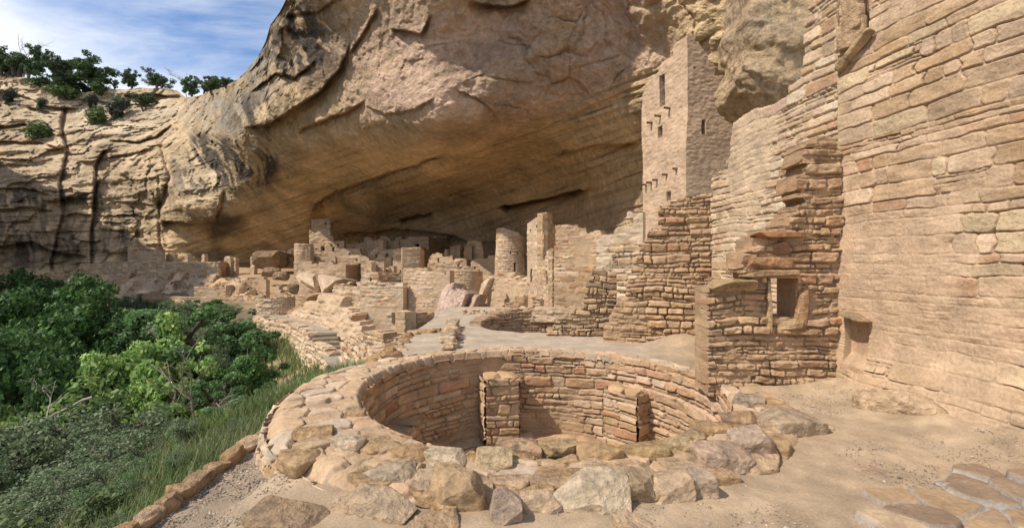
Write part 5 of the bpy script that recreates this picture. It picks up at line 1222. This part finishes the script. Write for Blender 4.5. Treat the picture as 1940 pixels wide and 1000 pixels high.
def limb(mb, rng, p, d, L, r, depth, tips, col, bend=.35, k=5, spread=.8, kids=(2, 4), grav=.1):
    n = 5; pts = [p]; dd = d / np.linalg.norm(d)
    for i in range(n):
        dd = dd + rng.normal(size=3) * bend * .35 + np.array([0, 0, grav * .3]); dd /= np.linalg.norm(dd)
        pts.append(pts[-1] + dd * L / n)
    mb.tube(pts, np.linspace(r, r * .55, n + 1), col, k)
    tips.append((pts[-1], L))
    if depth > 0:
        for _ in range(rng.randint(kids[0], kids[1] + 1)):
            i = rng.randint(2, n + 1); q = rng.normal(size=3); q[2] = abs(q[2]) * .5
            nd = dd * .6 + q * spread; limb(mb, rng, pts[i], nd, L * rng.uniform(.5, .75), r * .55, depth - 1, tips, col, bend, max(3, k - 1), spread, kids, grav)
OAK = [(0.199, 0.331, 0.099), (0.248, 0.389, 0.116), (0.298, 0.439, 0.132), (0.158, 0.282, 0.083), (0.365, 0.481, 0.149)]
DOAK = [(0.067, 0.151, 0.045), (0.09, 0.185, 0.05), (0.112, 0.213, 0.056), (0.056, 0.129, 0.039)]
GREYG = [(0.189, 0.243, 0.133), (0.155, 0.221, 0.111), (0.243, 0.287, 0.177), (0.121, 0.189, 0.088)]
JUN = [(0.063, 0.108, 0.045), (0.09, 0.144, 0.054), (0.054, 0.09, 0.039), (0.117, 0.171, 0.063)]
BRT = [(.12, .18, .06), (.15, .21, .075), (.10, .15, .05)]
TEAL = [(0.108, 0.202, 0.07), (0.133, 0.235, 0.083), (0.089, 0.177, 0.063), (0.152, 0.253, 0.101)]
def proto_tree(name, seed, cols, nleaf, size, clump=(.12, .22), lean=0., depth=2, spread=.85, trunk=.035, th=.35, bark=(.11, .09, .075), flat=.7, low=.15):
    """a tree of unit height: trunk with limbs, crown of leaf clumps"""
    rng = np.random.RandomState(seed)
    root = bpy.data.objects.new(name, None); COL.objects.link(root); root.empty_display_size = .1
    tb = MB(); tips = []
    n = 1 + rng.randint(0, 3)
    for i in range(n):
        limb(tb, rng, np.array([rng.normal() * .03, rng.normal() * .03, -.05]), np.array([rng.normal() * .3 + lean, rng.normal() * .3, 1.]), th * rng.uniform(.9, 1.3), trunk, depth, tips, bark, spread=spread, kids=(2, 4))
    T = np.array([t for t, _ in tips] + [t * rng.uniform(.55, .9) + rng.normal(size=3) * .06 for t, _ in tips]); 
    keep = T[:, 2] > low
    T = T[keep] if keep.sum() > 3 else T
    sc = .93 / max(T[:, 2].max(), .3); T = T * sc; tb.v = [v * sc for v in tb.v]
    tb.build('trunk', M_BARK, root)
    cr = MB(); rad = rng.uniform(clump[0], clump[1], len(T))
    leaves(cr, rng, T, rad, nleaf, size, cols, flat)
    cr.build('crown', M_LEAF, root)
    return root
def place(root, p, h, label, cat, group=None, w=1.0, rz=0., first=set()):
    if root.name in first:
        r = root.copy(); COL.objects.link(r)
        for ch in list(root.children):
            c = ch.copy(); COL.objects.link(c); c.parent = r
        for k in ('label', 'category', 'group'):
            if k in r: del r[k]
    else: r = root; first.add(root.name)
    r.location = tuple(p); r.scale = (h * w, h * w, h); r.rotation_euler = (0, 0, rz)
    tag(r, label, cat, group)
    return r
oakA = proto_tree('oak_tree', 11, OAK, 9500, .021, (.06, .13)); oakB = proto_tree('oak_tree', 12, OAK, 9500, .021, (.06, .13))
oakC = proto_tree('oak_tree', 13, DOAK + OAK[:1], 9500, .020, (.07, .14)); oakD = proto_tree('oak_tree', 14, DOAK, 12000, .022, (.12, .22))
oakE = proto_tree('oak_tree', 15, TEAL, 11000, .017, (.06, .13))
jsh = proto_tree('juniper_shrub', 16, GREYG, 9500, .016, (.08, .17), th=.3, low=.0, flat=.9); jsh2 = proto_tree('juniper_shrub', 17, GREYG + TEAL, 9500, .016, (.08, .16), th=.3, low=.0, flat=.9)
pinA = proto_tree('pinyon_tree', 21, JUN, 5200, .028, (.06, .13), th=.42, spread=.6, flat=.8, trunk=.03); pinB = proto_tree('pinyon_tree', 22, JUN, 4200, .028, (.05, .12), th=.42, spread=.7, flat=.75, trunk=.03)
pinC = proto_tree('juniper_tree', 23, JUN, 5200, .03, (.08, .17), th=.36, flat=.8, trunk=.035)
bsh = proto_tree('rim_bush', 24, BRT, 2200, .06, (.2, .34), th=.25, low=-.1, flat=.9); gsh = proto_tree('rim_bush', 25, [(.10, .12, .085), (.085, .10, .07)], 2200, .055, (.2, .3), th=.25, low=-.1, flat=.9)
def on_slope(root, px, pytop, Y, wpx, label, cat='tree', group=None, rz=None):
    x = (px - CX) / F * Y; g = float(terr(np.array(x), np.array(float(Y)))); zt = H + (CY - pytop) / F * Y
    h = max(.4, zt - g); w = (wpx / F * Y) / (.95 * h)
    return place(root, (x, Y, g - .05), h, label, cat, group, w=min(max(w, .5), 1.5), rz=random.Random(px * 7 + pytop).uniform(0, 6.28) if rz is None else rz)
on_slope(oakC, 205, 528, 27, 190, 'tall blue green oak rising against the far terrace wall')
on_slope(oakA, 205, 605, 17, 230, 'bright yellow green oak in the sun at the left centre')
on_slope(oakB, 275, 690, 12.0, 300, 'bright green oak in front, lower left centre, crown full of sun')
on_slope(oakE, 408, 578, 19, 250, 'dull grey green oak below the footpath, right of the bright ones')
on_slope(oakC, 470, 640, 16.5, 110, 'dark small oak with bare lower limbs beside the bare slope')
on_slope(oakB, 335, 640, 17, 150, 'mid green oak between the bright oaks and the grey green one')
on_slope(oakA, 2, 720, 11, 80, 'small bright oak cut by the left edge of the picture')
for px, pt, Y, w, lb in ((395, 610, 22, 130, 'dull green oak scrub just left of the dark small oak'), (350, 600, 26, 150, 'dull green oak scrub above the grey green oak'), (440, 605, 23, 110, 'dull green oak scrub below the footpath bend'), (300, 640, 20, 150, 'dull green oak scrub behind the bright oaks')):
    on_slope(oakE if px % 4 else oakC, px, pt, Y, w, lb, 'shrub')
T1 = 'dark oak scrub in the shaded thicket at the left'
for px, pt, Y, w in ((40, 520, 38, 170), (110, 530, 34, 170), (20, 560, 30, 200), (70, 600, 24, 220), (10, 650, 19, 230), (120, 640, 22, 190), (60, 700, 15, 200), (150, 690, 18, 180), (160, 560, 32, 140), (0, 600, 26, 180), (255, 610, 26, 170)):
    on_slope(oakD, px, pt, Y, w, 'dark green oak scrub of the shaded thicket at the far left', 'shrub', T1)
for i_, (px, pt, Y, w) in enumerate(((360, 566, 38, 90), (400, 568, 37, 90), (440, 572, 34, 90), (470, 582, 30, 70), (425, 600, 27, 90), (455, 605, 25, 80), (385, 590, 29, 100), (462, 612, 23, 60), (360, 620, 24, 100), (330, 615, 27, 110), (410, 630, 21, 100), (425, 650, 18.5, 80))):
    on_slope((oakE, oakC, jsh2)[i_ % 3], px, pt, Y, w, 'dull green scrub covering the slope just below the footpath bend', 'shrub', 'scrub below the bend of the footpath')
T2 = 'low dull scrub on the slope under the far walls'
for px, pt, Y, w in ((235, 556, 48, 60), (262, 560, 46, 60), (290, 562, 47, 60), (318, 564, 45, 60), (250, 580, 42, 80), (300, 582, 41, 80), (345, 572, 42, 60)):
    on_slope(jsh2, px, pt, Y, w, 'low dull scrub on the brown slope under the far retaining wall', 'shrub', T2)
for px, pt, Y, w in ((290, 572, 36, 150), (340, 580, 34, 160), (390, 570, 36, 130), (430, 578, 33, 110), (260, 590, 33, 140), (320, 600, 30, 130)):
    on_slope(jsh2, px, pt, Y, w, 'low dull scrub on the brown slope under the far retaining wall', 'shrub', T2)
T3 = 'grey green shrubs filling the lower left corner'
for px, pt, Y, w in ((40, 780, 8.2, 240), (150, 790, 8.0, 220), (-30, 830, 6.6, 220), (100, 850, 6.3, 240), (210, 860, 6.2, 190), (30, 910, 5.2, 230), (150, 925, 4.9, 200), (250, 920, 5.0, 130), (-60, 900, 5.4, 240), (300, 830, 7.6, 170), (60, 970, 4.4, 240)):
    on_slope(jsh if (px + pt) % 3 else jsh2, px, pt, Y, w, 'grey green feathery shrub massed in the lower left corner', 'shrub', T3)
for px, pt, Y, w, lb in ((370, 770, 9.6, 160, 'green shrub at the foot of the dead tree'), (420, 740, 11.5, 130, 'green shrub right of the dead tree'), (500, 730, 13.0, 70, 'dark round shrub on the bare slope above the grass'), (345, 720, 13, 170, 'dense green shrub behind the dead tree'), (440, 680, 16, 120, 'shrub under the dark small oak')):
    on_slope(oakE, px, pt, Y, w, lb, 'shrub')
for i_, (Y, dx, s) in enumerate(((3.3, .9, .5), (3.9, .6, .45), (4.4, 1.1, .6), (4.9, .5, .4), (5.3, 1.0, .6), (5.9, .5, .4), (6.3, 1.2, .7), (6.9, .6, .5), (7.6, 1.3, .8), (8.3, .7, .5), (9.0, 1.6, .8), (9.6, .8, .5), (10.5, 1.8, .9), (11.5, 1.0, .6), (12.5, 2.0, .8), (13.5, 1.2, .6), (15, 2.4, .8), (4.1, 1.7, .8), (5.6, 1.9, .9), (7.2, 2.2, 1.0))):
    x = float(np.interp(Y, EY, EX)) - dx
    place((oakE, jsh, bsh, jsh2, jsh)[i_ % 5], (x, Y, float(terr(np.array(x), np.array(Y))) - .05), s * .62, 'small leafy bush in the grass bank beside the kerb stones', 'bush', 'small bushes in the grass bank', 1.1, i_ * 1.7)
# trees and bushes of the rim
def rim(root, px, py, hpx, label, cat='tree', w=1.0, back=1.5, group=None):
    p = cliff_point(px, py); d = p[:2] / np.linalg.norm(p[:2]); Y = p[1]
    q = np.array([p[0] + d[0] * back, p[1] + d[1] * back, p[2] - .2 + .0 * back])
    place(root, q, (hpx * 1.12 + 5) / F * Y, label, cat, group, w, random.Random(px).uniform(0, 6))
for a in [(pinC, 30, 142, 50, 'broad dark juniper at the left end of the rim', 1.15), (pinA, 58, 146, 62, 'tall dark pinyon next to the left end of the rim', .8), (pinC, 5, 142, 40, 'low dark juniper cut by the left edge on the rim', 1.1), (pinB, 103, 168, 52, 'open twisted pinyon on the rim, left of the broadest one', .85), (pinB, 130, 172, 60, 'thin open pinyon close to the broadest rim tree', .7),
          (pinA, 180, 168, 62, 'broadest flat topped pinyon in the middle of the rim', 1.2), (pinC, 95, 172, 24, 'dense bush filling the gap at the rim left of centre', 1.5), (pinC, 150, 175, 26, 'dense low juniper under the broadest pinyon', 1.6), (pinA, 248, 168, 36, 'single rounded pinyon right of the broadest one', .85), (pinC, 300, 168, 32, 'small round juniper above the brown ledge on the rim', 1.0),
          (pinA, 362, 178, 40, 'dark pinyon beside the bare grey snag', .85), (pinB, 385, 176, 30, 'low pinyon where the rim begins to climb', 1.2), (pinC, 405, 170, 24, 'low juniper thicket on the climbing rim', 1.3), (pinC, 430, 158, 16, 'lowest juniper at the top of the climbing rim', 1.5), (pinB, 218, 170, 20, 'stunted tree with a broken top right of the broadest pinyon', .6)]:
    rim(a[0], a[1], a[2], a[3], a[4], w=a[5], back=1.0)
for a in [(pinC, 274, 208, 28, 'small lone juniper with bare trunk on the pale ledge', 'tree', .85), (bsh, 177, 236, 24, 'bright green bush on the ledge below the rim', 'bush', 1.1), (gsh, 214, 226, 30, 'grey bush right of the bright green bush', 'bush', 1.1), (bsh, 188, 178, 18, 'yellow green bush just under the broadest rim pinyon', 'bush', 1.2), (gsh, 172, 208, 18, 'grey green bush above the bright green bush', 'bush', 1.0),
          (bsh, 130, 186, 18, 'green bush in the cleft below the open pinyon', 'bush', 1.8), (bsh, 232, 196, 12, 'small yellowish bush left of the lone juniper', 'bush', 1.2), (bsh, 66, 262, 26, 'sparse green bush on the left cliff face', 'bush', 1.0), (gsh, 12, 196, 16, 'grey bush high on the left cliff', 'bush', 1.2), (gsh, 78, 205, 14, 'dark little bush in the hollow of the left cliff', 'bush', 1.0)]:
    rim(a[0], a[1], a[2], a[3], a[4], a[5], w=a[6], back=-.6)
for i_, px in enumerate((-10, 8, 24, 45, 66, 80, 92, 112, 122, 142, 156, 165, 192, 203, 212, 222, 236, 262, 275, 285, 315, 324, 332, 350, 358, 374, 386, 395, 410, 416, 424, 432, 440)):
    rim((pinA, pinC, pinB, pinC)[i_ % 4], px, float(np.interp(px, SKYLINE[:, 0], SKYLINE[:, 1])) + 2, (12, 20, 15, 10)[i_ % 4] * (.5 if px > 190 else 1) , 'low juniper in the thin line of scrub along the rim skyline', 'tree', 1.2, 4.5, 'low junipers along the rim skyline')
def bare(name, label, p, h, seed, col=(.30, .27, .24), lean=0, depth=3, spread=.9, r=.03, cat='dead tree'):
    rng = np.random.RandomState(seed); mb = MB(); tips = []
    limb(mb, rng, np.zeros(3), np.array([lean, 0, 1.]), .75, r, depth, tips, np.array(col), spread=spread, kids=(3, 5), k=6)
    mb.v = [v * h + np.array(p) for v in mb.v]
    return tag(mb.build(name, M_BARK, None, origin=p), label, cat)
p = cliff_point(346, 181); bare('dead_tree', 'bare grey snag leaning on the rim beside a dark pinyon', p + np.array([0, .8, 0]), 4.0, 5, lean=-.2, r=.02)
p = cliff_point(38, 144); bare('dead_tree', 'bare dead treetop rising above the dark junipers on the rim', p + np.array([.2, .5, 0]), 6.4, 8, lean=.05, r=.02, spread=.35)
x = (380 - CX) / F * 10.6; bare('dead_tree', 'grey dead standing tree among the green shrubs', (x, 10.6, float(terr(np.array(x), np.array(10.6)))), 1.9, 9, col=(.26, .21, .17), r=.02, depth=2, spread=.45)
def fallen(label, a, b, seed, col=(.36, .32, .28), r=.03):
    rng = np.random.RandomState(seed); mb = MB(); tips = []
    a = np.array(a); b = np.array(b); L_ = np.linalg.norm(b - a)
    limb(mb, rng, a, b - a, L_ * .7, r, 3, tips, np.array(col), bend=.5, spread=.6, kids=(3, 4), grav=0)
    tag(mb.build('dead_branch', M_BARK, None, origin=a), label, 'branch')
fallen('long grey dead branch lying across the shrubs at the left', PT(175, 752, 10.5), PT(20, 775, 10), 4)
fallen('tangled dead branch right of the dead tree', PT(440, 778, 9.5), PT(395, 770, 9.6), 6, r=.02)
fallen('bare twiggy branch above the bright oaks', PT(300, 650, 17), PT(290, 632, 17.2), 7, r=.02)
fallen('pale dry twigs at the bottom left beside the kerb', PT(250, 985, 4.6), PT(195, 985, 4.7), 10, r=.012)
# grass and sage
def grass():
    rng = np.random.RandomState(77); mb = MB()
    def blades(cx, cy, spread, n, hh, cols, w=.012):
        x = cx + rng.normal(size=n) * spread; y = cy + rng.normal(size=n) * spread
        e = np.interp(y, EY, EX); ok = x < e - .12
        x, y = x[ok], y[ok]; n = len(x)
        z = terr(x, y)
        h = hh * (.5 + rng.rand(n)); an = rng.rand(n) * 6.28; ln = h * (.15 + .5 * rng.rand(n))
        dx, dy = np.cos(an), np.sin(an); wx, wy = -dy * w, dx * w
        P0 = np.stack([x, y, z - .05], -1); W = np.stack([wx, wy, 0 * wx], -1)
        P1 = P0 + np.stack([dx * ln * .35, dy * ln * .35, h * .6], -1); P2 = P0 + np.stack([dx * ln, dy * ln, h], -1)
        V = np.stack([P0 - W, P0 + W, P1 + W * .7, P1 - W * .7, P2 + W * .15, P2 - W * .15], 1)
        q = np.array([[0, 1, 2, 3], [3, 2, 4, 5]])
        c = np.array(cols)[rng.choice(len(cols), n)] * (.75 + .5 * rng.rand(n))[:, None]
        mb.add(V.reshape(-1, 3), (np.arange(n)[:, None, None] * 6 + q[None]).reshape(-1, 4), np.repeat(c, 6, 0))
    G1 = [(.21, .29, .09), (.17, .26, .08), (.30, .34, .15), (.13, .21, .06)]; G2 = [(.28, .28, .14), (.21, .25, .12), (.16, .20, .09)]
    for _ in range(420):
        py = rng.uniform(650, 800); px = rng.uniform(560, 690) - (py - 680) * .55 + rng.normal() * 20
        Y = rng.uniform(7.0, 17); X = np.interp(Y, EY, EX) - .2 - abs(rng.normal()) * (1.3 if Y < 12 else .55)
        blades(X, Y, .16, 90, .42, G1 if rng.rand() < .75 else G2)
    for _ in range(170):
        Y = rng.uniform(3.0, 8.5); X = np.interp(Y, EY, EX) - .35 - abs(rng.normal()) * .9
        blades(X, Y, .13, 80, .2 if Y < 5 else .3, G2 if rng.rand() < .6 else G1, w=.007)
    for _ in range(120):
        Y = rng.uniform(18, 27); X = np.interp(Y, EY, EX) - .3 - abs(rng.normal()) * 1.5
        blades(X, Y, .25, 40, .4, G1 + G2, w=.02)
    tag(mb.build('grass', M_LEAF), kind='stuff')
grass()
def pebbles():
    rng = np.random.RandomState(3); mb = MB()
    V0 = np.array([(1, 0, 0), (-1, 0, 0), (0, 1, 0), (0, -1, 0), (0, 0, 1), (0, 0, -1)], float)
    T0 = np.array([(0, 2, 4), (2, 1, 4), (1, 3, 4), (3, 0, 4), (2, 0, 5), (1, 2, 5), (3, 1, 5), (0, 3, 5)])
    def put(x, y, s, cols):
        z = plaza_z(x, y); n = len(x)
        V = V0[None] * s[:, None, None] * (rng.rand(n, 6, 1) * .6 + .6) * np.array([1, 1, .7]) + np.stack([x, y, z + s * .2], -1)[:, None]
        c = np.array(cols)[rng.choice(len(cols), n)] * (.7 + .5 * rng.rand(n))[:, None]
        mb.add(V.reshape(-1, 3), t=(np.arange(n)[:, None, None] * 6 + T0[None]).reshape(-1, 3), c=np.repeat(c, 6, 0))
    n = 9000; y = rng.uniform(2.2, 6.2, n); x = rng.uniform(-2.6, -1.55, n); k = (x > plaza_edge(y) + .05) & (np.hypot(x - KC[0], y - KC[1]) > 2.98)
    put(x[k], y[k], rng.uniform(.004, .013, k.sum()), [(.42, .35, .27), (.32, .25, .18), (.5, .42, .33)])
    n = 26000; y = rng.uniform(1.9, 5.6, n); x = rng.uniform(-1.6, 4.2, n); cl = fbm(x / .5, y / .5, 0, 9, 3) > -.05; k = cl & (np.hypot(x - KC[0], y - KC[1]) > 2.75)
    put(x[k], y[k], rng.uniform(.003, .009, k.sum()) * (1 + 1.2 * (rng.rand(k.sum()) > .97)), [(.46, .36, .26), (.34, .26, .18), (.52, .44, .35), (.3, .28, .25)])
    tag(mb.build('gravel', M_ROCK, smooth=False), kind='stuff')
pebbles()
